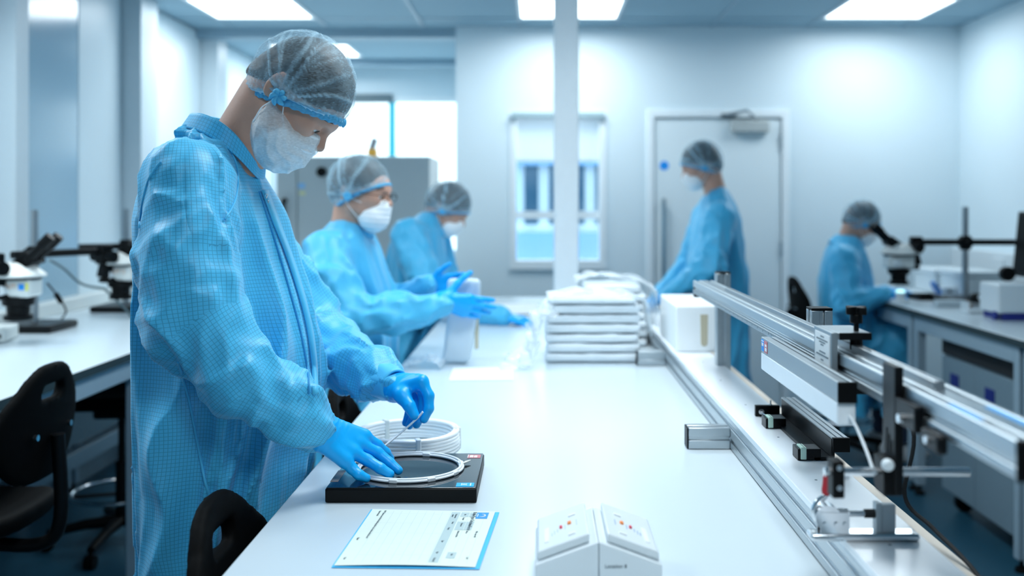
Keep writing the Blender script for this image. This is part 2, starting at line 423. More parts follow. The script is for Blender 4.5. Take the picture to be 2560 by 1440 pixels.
# window in the far wall: lining, sashes, half-drawn blind, sill
wn = tag(bpy.data.objects.new('window_1', None), kind='structure'); COL.objects.link(wn); wn.location = (0, YB, 0)
m_ = M()
for a, b_, c, d in ((wx0 - .035, wx1 + .035, wz1, wz1 + .03), (wx0 - .035, wx0 + .012, wz0 + .02, wz1), (wx1 - .012, wx1 + .035, wz0 + .02, wz1), (wx0 - .035, wx1 + .035, wz0 - .045, wz0 + .02)): m_.box(a, b_, -.018, .12, c, d)
m_.build('lining', TRIM, wn, bev=.003)
M().box(wx0 + .012, wx1 - .012, .05, .08, 1.355, 1.41).build('transom', TRIM, wn)
for c, d in ((wz0 + .02, 1.355), (1.41, wz1)): M().box(wx0 + .012, wx1 - .012, .062, .068, c, d).build('pane', PANE, wn)
M().box(wx0 - .02, wx1 + .02, -.055, -.02, wz1 - .005, wz1 + .03).build('blind_headrail', pm('grey headrail', (.34, .46, .50), .4), wn)
BLIND = pm('translucent blind cloth', (.95, .97, .98), .8)
bl = BLIND.node_tree; pb = bl.nodes['Principled BSDF']; tb = bl.nodes.new('ShaderNodeBsdfTranslucent'); tb.inputs[0].default_value = (.97, .98, 1, 1)
ms = bl.nodes.new('ShaderNodeMixShader'); ms.inputs[0].default_value = .75
bl.links.new(pb.outputs[0], ms.inputs[1]); bl.links.new(tb.outputs[0], ms.inputs[2]); bl.links.new(ms.outputs[0], bl.nodes['Material Output'].inputs[0])
M().box(wx0 + .015, wx1 - .015, .03, .0315, 1.77, wz1).build('blind', BLIND, wn)
M().box(wx0 + .015, wx1 - .015, .024, .038, 1.755, 1.775).build('blind_bar', WPL, wn)
# the building seen through that window
OUTW = pm('pale outside render', (.62, .80, .92), .8)
ob = thing('neighbouring_building', 'pale blue building with dark blue windows seen through the far window', 'building', (0, 12.0, 0))
M().box(-.62, 4.2, .1, .4, 0, 2.05).build('facade', OUTW, ob)
OB1 = pm('blue dark glazing', (.001, .05, .11), .25); OB2 = pm('light blue cladding', (.12, .30, .56), .6)
for k in range(-1, 6):
    a = max(.12 + .56 * k, -.18); f_ = M().box(a, .56 * (k + 1) - .01, .02, .11, 1.22, 1.93).build('window', OB1, ob)
    M().box(.30 + .56 * k, .32 + .56 * k, .0, .03, 1.22, 1.93).build('mullion', OB2, f_)
M().box(-.62, 4.2, .03, .12, .78, 1.12).build('cladding_band', OB2, ob)
M().box(-.62, 4.2, -.02, .12, 1.93, 2.0).build('eaves_band', OB2, ob)
# door
dr = tag(bpy.data.objects.new('door_1', None), kind='structure'); COL.objects.link(dr); dr.location = (0, YB, 0)
DOORM = pm('door laminate', (.78, .86, .89), .4, var=.01, scale=2)
M().box(dx0 + .006, dx1 - .006, .0, .045, .006, dz1 - .008).build('door_leaf', DOORM, dr, bev=.003)
m_ = M(); m_.box(dx0 - .05, dx0, -.02, .1, 0, dz1 + .05); m_.box(dx1, dx1 + .05, -.02, .1, 0, dz1 + .05); m_.box(dx0, dx1, -.02, .1, dz1, dz1 + .05)
m_.build('door_frame', TRIM, dr, bev=.004)
hd = M().box(.845, .872, -.05, -.036, .86, 1.50).build('pull_handle', pm('brushed steel handle', (.45, .52, .54), .3, 1.0), dr, bev=.004)
m_ = M(); m_.cyl((.8585, 0, .9), (.8585, -.04, .9), .008); m_.cyl((.8585, 0, 1.46), (.8585, -.04, 1.46), .008); m_.build('standoff', ALU, hd, smooth=40)
tagm = M().cyl((.866, -.002, 1.726), (.866, .001, 1.726), .032, n=32).build('fire_door_sign', BLUE, dr, smooth=40)
m_ = M().box(1.325, 1.585, -.06, 0, 1.95, 2.035); cl = m_.build('door_closer', pm('closer grey', (.45, .49, .49), .45), dr, bev=.012)
m_ = M(); m_.tube([(1.50, -.045, 2.04), (1.42, -.10, 2.10), (1.29, -.02, 2.075)], .011, 8); m_.box(1.26, 1.36, -.03, 0, 2.06, 2.085); m_.build('closer_arm', ALUD, cl, smooth=40)
for z in (.25, 1.1, 1.84): M().cyl((dx1 - .003, -.012, z), (dx1 - .003, -.012, z + .1), .010).build('hinge', ALU, dr, smooth=40)
# white service column standing on the middle bench
struct(M().box(.0706, .189, 4.75, 4.87, .91, ZC), 'trim_6', TRIM, bev=.006)

# ================================================================ benches
def bench(name, label, x0, x1, ys, top, legx, apron=True, edge=None, th=.03):
    t = thing(name, label, 'workbench', ((x0 + x1) / 2, (ys[0] + ys[-1]) / 2, 0))
    M().box(x0, x1, ys[0], ys[-1], top - th, top).build('worktop', LAM, t, True, bev=.004)
    if edge is not None: M().box(edge - .0008, edge + .0008, ys[0], ys[-1], top - th, top - .001).build('edge_strip', EDGE_DARK, t, True)  # thin dark strip along the front edge of the worktop
    for k in range(len(ys) - 1):
        a, b_ = ys[k] + .02, ys[k + 1] - .02
        fr = M()
        for x in legx: fr.box(x - .0225, x + .0225, a + .045, b_ - .045, top - th - .075, top - th)
        for y in (a, b_ - .045): fr.box(legx[0], legx[-1], y, y + .045, top - th - .07, top - th - .005)
        fr.build('frame_rail', FRAME, t, True, bev=.003)
        for x in legx:
            for y in (a, b_ - .045):
                lg = M().box(x - .0225, x + .0225, y, y + .045, .05, top - th).build('leg', FRAME, t, True, bev=.004)
                M().cyl((x, y + .0225, 0), (x, y + .0225, .018), .026, .022).cyl((x, y + .0225, .018), (x, y + .0225, .052), .008).build('foot', BLACK, lg, True, smooth=40)
    return t
mb = bench('workbench', 'long white laminate workbench running down the middle of the room', -.471, .651, [.75, 2.4, 4.1, 5.9], .91, (-.36, .56))
M().box(.6312, .6514, .75, 5.9, .9095, .9107).build('edge_strip', BEIGE, mb, True)
rb = bench('workbench', 'white workbench along the right wall carrying the boom microscope', 1.875, 2.66, [2.7, 3.91, 5.05, 6.25], .93, (1.915, 2.62), edge=1.8745)
lb = bench('workbench', 'white workbench along the left wall with two boom microscopes', XL + .016, -1.486, [1.2, 2.42, 3.8, 5.0, 5.95], .92, (-2.36, -1.53), edge=-1.4855)
M().box(-2.30, -2.28, 1.2, 5.95, .28, .80).build('modesty_panel', GREYP, lb, True)
M().box(-2.33, -2.28, 1.2, 5.95, .16, .24).build('foot_rail', FRAME, lb, True, bev=.004)
# trunking on the walls behind the side benches
tk = struct(M().box(XL, XL + .07, 1.2, 5.95, .92, .985), 'trim_7', WPL2, bev=.005)
tr = struct(M().box(XR - .06, XR, 3.2, YB, 1.0, 1.16), 'trim_8', WPL, bev=.006)
for k in range(5):
    y = 3.7 + k * .6
    M().box(XR - .068, XR - .059, y, y + .15, 1.035, 1.125).build('socket_plate', WPL, tr, bev=.003)
# ================================================================ the measuring jig on the right side of the middle bench
def section(w, h, tops=(), sides=(), sw=.0045, sd=.006):
    p = [(-w / 2, -h / 2)]
    for c in tops: p += [(c - sw, -h / 2), (c - sw, -h / 2 + sd), (c + sw, -h / 2 + sd), (c + sw, -h / 2)]
    p.append((w / 2, -h / 2))
    for c in sides: p += [(w / 2, c - sw), (w / 2 - sd, c - sw), (w / 2 - sd, c + sw), (w / 2, c + sw)]
    p.append((w / 2, h / 2))
    for c in reversed(tops): p += [(c + sw, h / 2), (c + sw, h / 2 - sd), (c - sw, h / 2 - sd), (c - sw, h / 2)]
    p.append((-w / 2, h / 2))
    for c in reversed(sides): p += [(-w / 2, c + sw), (-w / 2 + sd, c + sw), (-w / 2 + sd, c - sw), (-w / 2, c - sw)]
    return p
def along_y(x, z): return lambda u, v, w: (x + u, w, z + v)
def along_x(y, z): return lambda u, v, w: (w, y + u, z + v)
def along_z(x, y): return lambda u, v, w: (x + u, y + v, w)
jig = thing('measuring_jig', 'long aluminium measuring jig with white base board and raised ruler rail', 'measuring jig', (.48, 2.0, .91))
bp = M().prism(section(.045, .066, (), (-.014, .016)), .92, 4.28, along_y(.4505, .945)).build('base_profile', ALU, jig, True, bev=.0015)
M().box(.428, .473, .915, .92, .912, .978).build('end_cap', BLACK, bp, True)
bd = M().box(.4275, .5415, .93, 4.27, .978, .990).build('base_board', pm('glossy white board', (.90, .94, .98), .22, var=.01, scale=5), jig, True, bev=.001)
hm = M()
for px, py in ((1802, 951), (1864, 1012), (1946, 1093), (2040, 1200), (2225, 1362), (1757, 905)):
    Y = F * .47 / (py - CY); hm.cyl((W(px, py, Y)[0], Y, .9895), (W(px, py, Y)[0], Y, .9903), .0025, n=10)
hm.build('screw_hole', INK, bd, True)
for Y in (1.08, 2.23, 3.38):
    f_ = M().prism(section(.045, .047, (0,), (0,)), .335, .4275, along_x(Y + .0225, .9345)).build('stub_foot', ALU, jig, True, bev=.0012)
    M().box(.3315, .335, Y + .001, Y + .044, .9115, .9575).build('end_cap', BLACK, f_, True, bev=.001)
for Y in (1.885, 2.89):
    p_ = M().prism(section(.04, .04, (0,), (0,)), .915 if Y > 2 else 1.165, 1.258, along_z(.536, Y + .02)).build('upright_post', ALU, jig, True, bev=.0012)
    M().box(.516, .556, Y, Y + .04, 1.258, 1.2625).build('end_cap', BLACK, p_, True, bev=.001)
rail = M().prism(section(.06, .038, (-.017, .017), (-.004,), .0035, .006), .945, 2.93, along_y(.4825, 1.2165)).build('rail', ALU, jig, True, bev=.005, seg=3)
M().box(.4515, .5135, .94, .945, 1.196, 1.2365).build('end_cap', BLACK, rail, True, bev=.003)
M().box(.456, .509, 2.93, 2.95, 1.185, 1.232).build('end_cap', BLACK, rail, True, bev=.003)
rl = M().box(.4512, .4524, 1.3, 2.92, 1.1985, 1.2085).build('ruler', ALUM, rail, True)
tk_ = M()
for k in range(160): tk_.box(.4508, .4513, 1.31 + k * .01, 1.3107 + k * .01, 1.2085 - (.006 if k % 5 == 0 else .0035), 1.2083)
tk_.build('ruler_tick', INK, jig, True, kind='stuff')
M().box(.4755, .4895, 1.2, 2.55, 1.2345, 1.2465).build('guide_strip', ALUD, rail, True, bev=.0015)
for a, b_, y0, y1 in ((.4555, .4635, 1.035, 1.115), (.491, .5005, 1.0, 1.1)): M().box(a, b_, y0, y1, 1.2352, 1.2361).build('blue_sticker', pm('sky blue sticker', (.10, .42, .85), .4), rail, True)
# sliding bracket with its label, knob and the white-bottomed beam
br = M(); br.box(.440, .450, 1.50, 1.594, 1.187, 1.266); br.box(.450, .500, 1.50, 1.594, 1.2555, 1.266)
br = br.build('sliding_bracket', ALUM, jig, True, bev=.001)
M().box(.452, .5005, 1.498, 1.500, 1.2553, 1.2658).build('bracket_end_plate', BLACKA, br, True)
lbp = M().box(.4390, .4400, 1.506, 1.585, 1.209, 1.260).build('label', PAPER, br, True)
lk = M()
random.seed(3)
for z, n, wd_ in ((1.2545, 1, .016), (1.2495, 1, .060), (1.2455, 1, .030), (1.2415, 1, .014), (1.2305, 1, .028), (1.2255, 1, .062), (1.2185, 1, .012)):
    y = 1.5455 + wd_ / 2
    while y > 1.5455 - wd_ / 2:
        l_ = random.uniform(.002, .006); lk.box(.4386, .4391, y - l_, y, z - .0009, z + .0009); y -= l_ + .0012
lk.build('print_lines', INK, jig, True, kind='stuff')
kb = M().cyl((.484, 1.52, 1.266), (.484, 1.52, 1.283), .004).cyl((.484, 1.52, 1.278), (.484, 1.52, 1.292), .0095).cyl((.484, 1.52, 1.2375), (.484, 1.52, 1.2555), .0095)
kp = [(.0135 + .0065 * math.cos(4 * t), t) for t in np.linspace(0, 2 * PI, 48, endpoint=False)]
kb.prism([(r * math.cos(t + .5), r * math.sin(t + .5)) for r, t in kp], 1.292, 1.3035, along_z(.484, 1.52))
kb.build('star_knob', BLACK, jig, True, bev=.0025)
bmz = M().prism(section(.026, .028, (.004,), (), .0022, .005), 1.374, 1.848, along_y(.425, 1.2)).build('beam', ALUM, jig, True, bev=.0012)
M().box(.4115, .4385, 1.371, 1.375, 1.1855, 1.2145).build('end_cap', BLACK, bmz, True, bev=.0015)
M().box(.4118, .4382, 1.376, 1.849, 1.153, 1.186).build('white_shroud', pm('satin white shroud', (.86, .91, .95), .35), bmz, True, bev=.003, seg=3)
lbl = M().box(.4112, .4119, 1.822, 1.843, 1.1895, 1.2105).build('blue_label', BLUE, bmz, True)
M().box(.4108, .4113, 1.826, 1.838, 1.199, 1.2045).box(.4108, .4113, 1.824, 1.841, 1.207, 1.2085).build('print_lines', PAPER, jig, True)
M().box(.4112, .4119, 1.797, 1.821, 1.189, 1.2105).build('red_label', PINK, bmz, True)
M().box(.4108, .4113, 1.800, 1.814, 1.2005, 1.2045).box(.4108, .4113, 1.800, 1.813, 1.1925, 1.1985).build('print_lines', PAPER, jig, True)
M().tube(spline([(.4285, 1.38, 1.168), (.4300, 1.355, 1.160), (.4330, 1.32, 1.135), (.4355, 1.285, 1.105), (.437, 1.262, 1.098)]), .0022, 8).build('clear_hose', TUBEM, jig, True, smooth=60)
M().box(.4525, .50, 1.505, 1.585, 1.172, 1.1965).build('slide_block', BLACKA, jig, True, bev=.001)
M().cyl((.449, 1.47, 1.185), (.449, 1.51, 1.1875), .0022).build('lock_pin', STEEL, jig, True, smooth=40)
# low black fence with its stops
fn_ = M().box(.503, .541, 1.822, 2.2, .9901, .9965); fn_.box(.535, .5412, 1.822, 2.2, .9965, 1.03)
fn_ = fn_.build('black_fence', BLACKA, jig, True, bev=.0008)
M().prism(section(.030, .012, (-.006, .006), (), .0018, .003), 1.824, 2.205, along_y(.551, 1.0265)).build('fence_rail', ALUD, fn_, True, bev=.0008)
M().box(.536, .567, 1.815, 1.824, 1.007, 1.033).build('end_cap', BLACK, fn_, True, bev=.001)
for Y in (1.822, 2.08):
    st = M().box(.4735, .516, Y, Y + .04, .9905, 1.0115).build('stop_arm', BLACKA, jig, True, bev=.0012)
    pf = M().box(.4785, .489, Y - .002, Y + .03, .9925, 1.0145).build('foam_pad', MINT, st, True, bev=.001)
    M().box(.4845, .4855, Y - .0024, Y + .03, 1.0143, 1.0148).build('slit', INK, st, True)
eb = M().box(.478, .532, 2.2, 2.212, .9905, 1.0145).build('end_stop', BLACKA, jig, True, bev=.0012)
M().cyl((.490, 2.2, 1.002), (.490, 2.194, 1.002), .0062, n=20).cyl((.490, 2.197, 1.002), (.4955, 2.16, .997), .0018).build('ball_screw', STEEL, eb, True, smooth=40)
M().cyl((.5125, 2.206, 1.0145), (.5125, 2.206, 1.025), .0018).cyl((.5125, 2.206, 1.0145), (.5125, 2.206, 1.0165), .004, n=6).build('pin', ALU, eb, True, smooth=40)
# hanging clamp, cross rod, rod clamp
cp = M().prism([(-.0225, 1.145), (.0225, 1.098), (.0225, 1.258), (-.0225, 1.258)], .4405, .4515, lambda u, v, w: (w, 1.2555 - u, v)).build('hanging_clamp', BLACKA, jig, True, bev=.0015)
M().prism([(-.02, 1.097), (.012, 1.097), (.02, 1.105), (.02, 1.142), (-.02, 1.142)], .428, .452, lambda u, v, w: (w, 1.2555 + u, v)).build('clamp_jaw', BLACK, cp, True, bev=.002)
gr_ = M()
for k in range(3): gr_.box(.4395, .4403, 1.242 + k * .009, 1.246 + k * .009, 1.145, 1.165 + .006 * k)
gr_.build('slot', SHADOWG, cp, True)
M().box(.4405, .452, 1.168, 1.2325, 1.190, 1.222).build('lever_block', BLACKA, jig, True, bev=.002)
M().cyl((.4405, 1.205, 1.2005), (.434, 1.205, 1.2005), .0055, n=20).cyl((.4405, 1.125, 1.1935), (.4355, 1.125, 1.1935), .0045).build('lever_screw', STEEL, jig, True, smooth=40)
M().box(.4395, .452, 1.098, 1.15, 1.182, 1.204).build('lever_block', BLACKA, jig, True, bev=.004)
M().cyl((.359, 1.2545, 1.1225), (.5415, 1.2545, 1.1225), .0055, n=20).build('cross_rod', STEEL, jig, True, smooth=40)
M().lathe([(0, -.006), (.005, -.006), (.0075, -.003), (.0075, .003), (.005, .006), (0, .006)], (.4315, 1.232, 1.137), 20, rotm(PI / 2)).build('white_knob', WPL, jig, True, smooth=50)
rc = M().box(.3665, .3815, 1.242, 1.268, 1.092, 1.1385).build('rod_clamp', BLACK, jig, True, bev=.002)
M().cyl((.3742, 1.242, 1.131), (.3742, 1.240, 1.131), .0036).cyl((.3742, 1.242, 1.106), (.3742, 1.2395, 1.106), .0034).build('screw', STEEL, rc, True, smooth=40)
# toggle clamp on its plate
tg = M().box(.378, .530, 1.383, 1.412, .9902, 1.0008).build('toggle_clamp_plate', STEEL, jig, True, bev=.004, seg=3)
M().box(.478, .498, 1.39, 1.402, 1.0008, 1.040).box(.470, .478, 1.388, 1.404, 1.0008, 1.042).build('anvil_bracket', ALUM, tg, True, bev=.001)
m_ = M(); m_.cyl((.418, 1.396, 1.026), (.4685, 1.396, 1.026), .0042, n=14).cyl((.412, 1.396, 1.026), (.432, 1.396, 1.026), .0075, n=14)
m_.build('spindle', STEEL, tg, True, smooth=40)
M().cyl((.456, 1.396, 1.026), (.470, 1.396, 1.026), .0062, n=16).build('rubber_tip', BLACKM, tg, True, smooth=40)
m_ = M(); m_.box(.392, .432, 1.386, 1.389, 1.0008, 1.03).box(.392, .432, 1.403, 1.406, 1.0008, 1.03)
m_.lathe([(0, -.009), (.018, -.009), (.018, .009), (0, .009)], (.403, 1.396, 1.022), 20, rotm(PI / 2))
for x in (.398, .414, .426): m_.cyl((x, 1.383, 1.014), (x, 1.409, 1.014), .003)
m_.build('toggle_body', STEEL, tg, True, smooth=40)
M().tube(spline([(.392, 1.396, 1.016), (.385, 1.396, 1.028), (.390, 1.396, 1.042), (.400, 1.396, 1.050), (.4025, 1.396, 1.056)]), .0042, 10).build('handle_arm', STEEL, tg, True, smooth=60)
M().tube(spline([(.4018, 1.396, 1.052), (.403, 1.396, 1.064), (.4045, 1.396, 1.083), (.405, 1.396, 1.086)], 5), [.0045, .005, .006, .0065, .0065, .0062, .006, .006, .006, .006, .0058, .0055, .005, .0045, .004, .003], 10).build('red_grip', RED, tg, True, smooth=60)
M().cyl((.383, 1.39, 1.0008), (.383, 1.39, 1.0035), .004, n=12).build('bolt', WPL, tg, True, smooth=40)
# cable hanging from the jig over the bench edge
cb = thing('power_cable', 'thin dark cable hanging from the jig rail down to the floor', 'cable', (.60, 1.5, 0))
M().tube(spline([(.515, 1.62, 1.19), (.53, 1.62, 1.19), (.60, 1.60, 1.10), W(2262, 1240, 1.62), W(2330, 1318, 1.58), W(2395, 1382, 1.52), W(2445, 1440, 1.47), W(2480, 1510, 1.43), (.70, 1.40, .6), (.70, 1.40, .02), (.74, 1.5, .006), (.9, 1.7, .006)]), .0035, 8).build('cable', BLACKM, cb, True, smooth=60)
# white dispenser box standing on the base board
t = thing('dispenser_box', 'white box with a tall beige slot window standing on the jig board', 'box', (.51, 3.36, .990))
M().box(.434, .587, 3.16, 3.57, .9902, 1.137).build('carton', pm('white card box', (.86, .89, .90), .5, var=.01, scale=8), t, True, bev=.006, seg=3)
sl = [(.0105 * math.cos(a), -.044 + .0105 * math.sin(a)) for a in np.linspace(-PI, 0, 13)] + [(.012, .046), (-.012, .046)]
M().prism(sl, 3.1585, 3.162, lambda u, v, w: (.5235 + u, w, 1.063 + v)).build('slot_window', pm('beige window strip', (.52, .47, .34), .6), t, True)

# ================================================================ light box, tubing, paper, locator boxes, packets
t = thing('light_box', 'black glossy inspection box under the near worker\'s gloved hand', 'inspection box', (-.2545, 1.958, .91))
M().box(-.394, -.115, 1.83, 2.086, .9105, .9365).build('case', BLACK, t, True, bev=.003, seg=3)
M().box(-.392, -.117, 1.832, 2.084, .9365, .9382).build('glass_top', pm('dark glass', (.006, .010, .014), .06, spec=.8, coat=.5), t, True, bev=.0008)
a_ = M().box(-.154, -.121, 1.836, 1.862, .9382, .9388).build('blue_label', pm('bright blue label', (.0, .42, .90), .5), t, True)
m_ = M(); m_.box(-.1285, -.1265, 1.842, 1.858, .9388, .9391); m_.box(-.145, -.1435, 1.845, 1.857, .9388, .9391); m_.box(-.1355, -.1345, 1.845, 1.857, .9388, .9391)
for k in range(3): m_.box(-.1425 + k * .0022, -.1412 + k * .0022, 1.847, 1.855, .9388, .9391)
m_.build('print_lines', PAPER, a_, True)
a_ = M().box(-.148, -.121, 2.044, 2.070, .9382, .9388).build('red_label', PINK, t, True)
M().box(-.143, -.136, 2.048, 2.064, .9388, .9391).box(-.134, -.128, 2.048, 2.062, .9388, .9391).box(-.1475, -.146, 2.045, 2.069, .9388, .9391).build('print_lines', PAPER, a_, True)
M().box(-.393, -.378, 1.87, 1.95, .9382, .9386).build('worn_label', pm('worn tan label', (.42, .33, .28), .5), t, True)
cx_, cy_, cz_ = -.2545, 1.962, .9408
ring = thing('tube_ring', 'pale ring of thin catheter tubing lying on the black inspection box', 'tubing', (cx_, cy_, .9382), group=None)
for r, z in ((.1040, .0004), (.0980, .0006), (.1010, .0042)):
    M().tube([(cx_ + r * math.cos(a), cy_ + r * math.sin(a), cz_ + z) for a in np.linspace(0, 2 * PI, 96, endpoint=False)], .0027, 8, True).build('tube_loop', TUBEM, ring, True, smooth=60)
for a in (1.35, .28, -.45, -1.05, -1.75, 2.75):
    p = np.array([cx_ + .101 * math.cos(a), cy_ + .101 * math.sin(a), cz_ + .001]); q = np.array([-math.sin(a), math.cos(a), 0]) * .009
    M().obox(p, (.012, .017, .008), rotm(0, 0, a)).build('clip', TUBEM, ring, True, bev=.002)
for a, n in ((.22, 3), (2.80, 3)):
    for k in range(n):
        p = np.array([cx_ + (.106 + .005 * k) * math.cos(a + .05 * k), cy_ + (.106 + .005 * k) * math.sin(a + .05 * k), cz_ + .002])
        M().cyl(p - (.004, .004, 0), p + (.006, .006, .001), .0026, .0012, n=8).build('connector', WPL2, ring, True, smooth=40)
# coil of tubing behind
cl = thing('tubing_coil', 'thick white coil of plastic tubing lying behind the black inspection box', 'tubing', (-.294, 2.235, .91))
for k in range(6):
    for r in (.112, .1045):
        M().tube([(-.294 + (r + .001 * math.sin(3 * a + k)) * math.cos(a), 2.235 + r * math.sin(a), .9145 + .0074 * k + .0008 * math.sin(2 * a + 1.3 * k)) for a in np.linspace(0, 2 * PI, 72, endpoint=False)], .0040, 8, True).build('tube_loop', pm('white nylon tube', (.95, .97, .98), .35), cl, True, smooth=60)
for a in (-1.25, .1, 2.2):
    p = np.array([-.294 + .1085 * math.cos(a), 2.235 + .1085 * math.sin(a), .9335])
    M().obox(p, (.019, .012, .048), rotm(0, 0, a)).build('tie_band', WPL2 if a > 0 else WPL, cl, True, bev=.003)
# form on a blue folder
A, B, C_, D = np.array([-.311, 1.508]), np.array([-.0965, 1.501]), np.array([-.078, 1.771]), np.array([-.299, 1.787])
def pg(u, v, z=0.):                                # u to the right, v away
    q = (A * (1 - u) + B * u) * (1 - v) + (D * (1 - u) + C_ * u) * v
    return (q[0], q[1], .9125 + z + .0022 * math.sin(PI * u) * (1 - v) ** 2 + .003 * max(0, u - .8) * v)
sh = thing('blue_folder', 'bright blue plastic folder lying under the printed form', 'folder', (-.2, 1.64, .91))
M().grid(lambda u, v: (lambda q: (q[0], q[1], .9112))(pg(-.014 + u * 1.046, -.018 + v * 1.026)), 12, 12).build('cover', SHEETB, sh, True, smooth='all')
fm = thing('printed_form', 'pale printed record form with a ruled table lying on blue folder', 'paper form', (-.2, 1.64, .912))
M().grid(lambda u, v: pg(u, v), 16, 16).build('sheet', PAPERG, fm, True, smooth='all')
def patch(m, u0, u1, v0, v1, dz=.0004):
    n = max(2, int(max(u1 - u0, v1 - v0) * 16)); m.grid(lambda u, v: pg(u0 + (u1 - u0) * u, v0 + (v1 - v0) * v, dz), 2 if u1 - u0 < .03 else n, 2 if v1 - v0 < .03 else n)
m_ = M(); patch(m_, .862, .955, .845, .97); lg = m_.build('blue_logo', BLUE, fm, True)
m_ = M(); m_.tube([np.array(pg(.905, .905, .0006)) + (.006 * math.cos(a), .006 * math.sin(a) * 1.2, 0) for a in np.linspace(-2.2, 1.6, 14)], [.0004 + .0009 * math.sin(PI * k / 13) for k in range(14)], 6); patch(m_, .87, .876, .88, .94, .0006)
m_.build('logo_swirl', PAPER, lg, True)
m_ = M()
for u0, u1, v0, v1 in ((.655, .725, .05, .97), (.735, .80, .88, .97), (.805, .865, .88, .97), (.735, .80, .62, .78), (.805, .865, .62, .78), (.765, .83, .12, .22)): patch(m_, u0, u1, v0, v1, .0003)
m_.build('shaded_cell', INKL, fm, True)
m_ = M()
for k in range(9): patch(m_, .118 + .066 * k, .1195 + .066 * k, .04, .975, .0003)
for k in range(5): patch(m_, .118, .65, .16 + .19 * k, .161 + .19 * k, .0003)
for u in (.735, .80, .865, .93): patch(m_, u, u + .0015, .05, .86, .0003)
m_.build('ruled_line', INKL, fm, True, kind='stuff')
exv = np.array(pg(.5, .3)) - np.array(pg(.5, .7)); eyv = np.array(pg(.9, .5)) - np.array(pg(.5, .5))
def ft(body, size, u, v, al='LEFT', mt=INK): text('lettering', body, size, np.array(pg(u, v, .0006)), exv, eyv, mt, fm, al, depth=.0001)
ft('Body Type Solution Form', .0095, .832 + .01, .975)
for u, v, tx in ((.075, .96, 'Kept in the file'), (.115, .97, 'NOTE: please record all of the following before you continue with this work'), (.70, .93, 'Component'), (.675, .92, 'number'), (.70, .77, 'Batch'), (.69, .66, 'Expiry'), (.69, .42, 'Type'), (.69, .22, 'Qty'), (.69, .12, 'Checked'), (.77, .93, 'No'), (.84, .93, 'Date'), (.77, .86, 'Sample'), (.775, .75, 'Operator'), (.84, .74, 'Machine'), (.775, .6, 'Solution and line'), (.84, .6, 'Ref no'), (.80, .19, 'Rev'), (.915, .6, 'Office copy only'), (.045, .45, 'Signed'), (.045, .12, 'Date'), (.92, .15, '1 of 1')):
    ft(tx, .0048, u, v)
# pair of gabled locator boxes
lo = thing('locator_unit', 'white gabled locator unit with orange and red lamps at the front of bench', 'control unit', (.083, 1.46, .91))
x0, x1, xm, y0, y1 = -.0055, .171, .083, 1.383, 1.545
def gab(m, xa, xb, za, zb, ya, yb, zl): m.prism([(xa, zl), (xb, zl), (xb, zb), (xa, za)], ya, yb, lambda u, v, w: (u, w, v))
for s_, xa, xb, za, zb in ((0, x0, xm - .0004, .958, .990), (1, xm + .0004, x1, .990, .958)):
    m_ = M(); gab(m_, xa, xb, za, zb, y0, y1, .9102); bdy = m_.build('housing', WPL, lo, True, bev=.002, seg=3)
    sl_ = (zb - za) / (xb - xa)
    def on(x, dz): return za + sl_ * (x - xa) + dz
    a, b_ = (xa + .003, xb - .012) if s_ == 0 else (xa + .012, xb - .003)
    m_ = M(); m_.prism([(a, on(a, .0002)), (b_, on(b_, .0002)), (b_, on(b_, .013)), (a, on(a, .013))], y0 + .012, y1 - .002, lambda u, v, w: (u, w, v)); m_.build('control_panel', WPL, lo, True, bev=.003, seg=3)
    def xx(f): return (b_ - f * (b_ - a)) if s_ == 0 else (a + f * (b_ - a))
    def pt(f, y, dz=.0132): return (xx(f), y, on(xx(f), dz))
    Rt = rotm(0, -math.atan(sl_), 0); mx = M()
    M().obox(pt(.36, 1.468, .0142), (.0055, .009, .003), Rt).build('orange_lamp', ORANGE, lo, True, bev=.0008)
    M().obox(pt(.53, 1.462, .0142), (.004, .008, .003), Rt).build('red_lamp', CRIM, lo, True, bev=.0008)
    for f, y in ((.30, 1.50), (.33, 1.418)): mx.obox(pt(f, y, .0140), (.011, .007, .0024), Rt)
    mx.obox(pt(.82, 1.45, .0136), (.007, .06, .001), Rt); mx.build('push_button', PAPER, lo, True, bev=.0006)
    mk = M()
    for f, y, l in ((.22, 1.462, .022), (.45, 1.458, .018), (.60, 1.454, .012), (.66, 1.450, .014), (.71, 1.446, .012), (.83, 1.455, .008), (.83, 1.43, .004)): mk.obox(pt(f, y, .0134), (.0011, l, .0004), Rt)
    mk.build('print_lines', INKL if s_ == 0 else pm('blue grey print', (.30, .42, .60), .7), lo, True)
text('lettering', 'Location 8', .0072, (.1065, 1.3826, .9565), (1, 0, 0), (0, 0, 1), INK, lo)
# loose white sheets
for k, (x, y, a, lab) in enumerate(((-.185, 3.225, 2, 'blank white sheet of paper lying below the white bag on bench'), (.32, 5.4, -5, 'white paper sheets lying at the far end of the bench, behind packets'), (-.17, 5.2, 8, 'white paper lying by the reaching worker\'s glove at bench far end'))):
    t = thing('paper_sheet', lab, 'paper', (x, y, .91), math.radians(a))
    hw, hh = ((.10, .12), (.22, .3), (.19, .28))[k]
    M().grid(lambda u, v: (-hw + 2 * hw * u, -hh + 2 * hh * v, .0012 + .003 * k * math.sin(3 * u) * math.sin(4 * v + k) ** 2), 10, 10).build('sheet', PAPER, t, smooth='all')
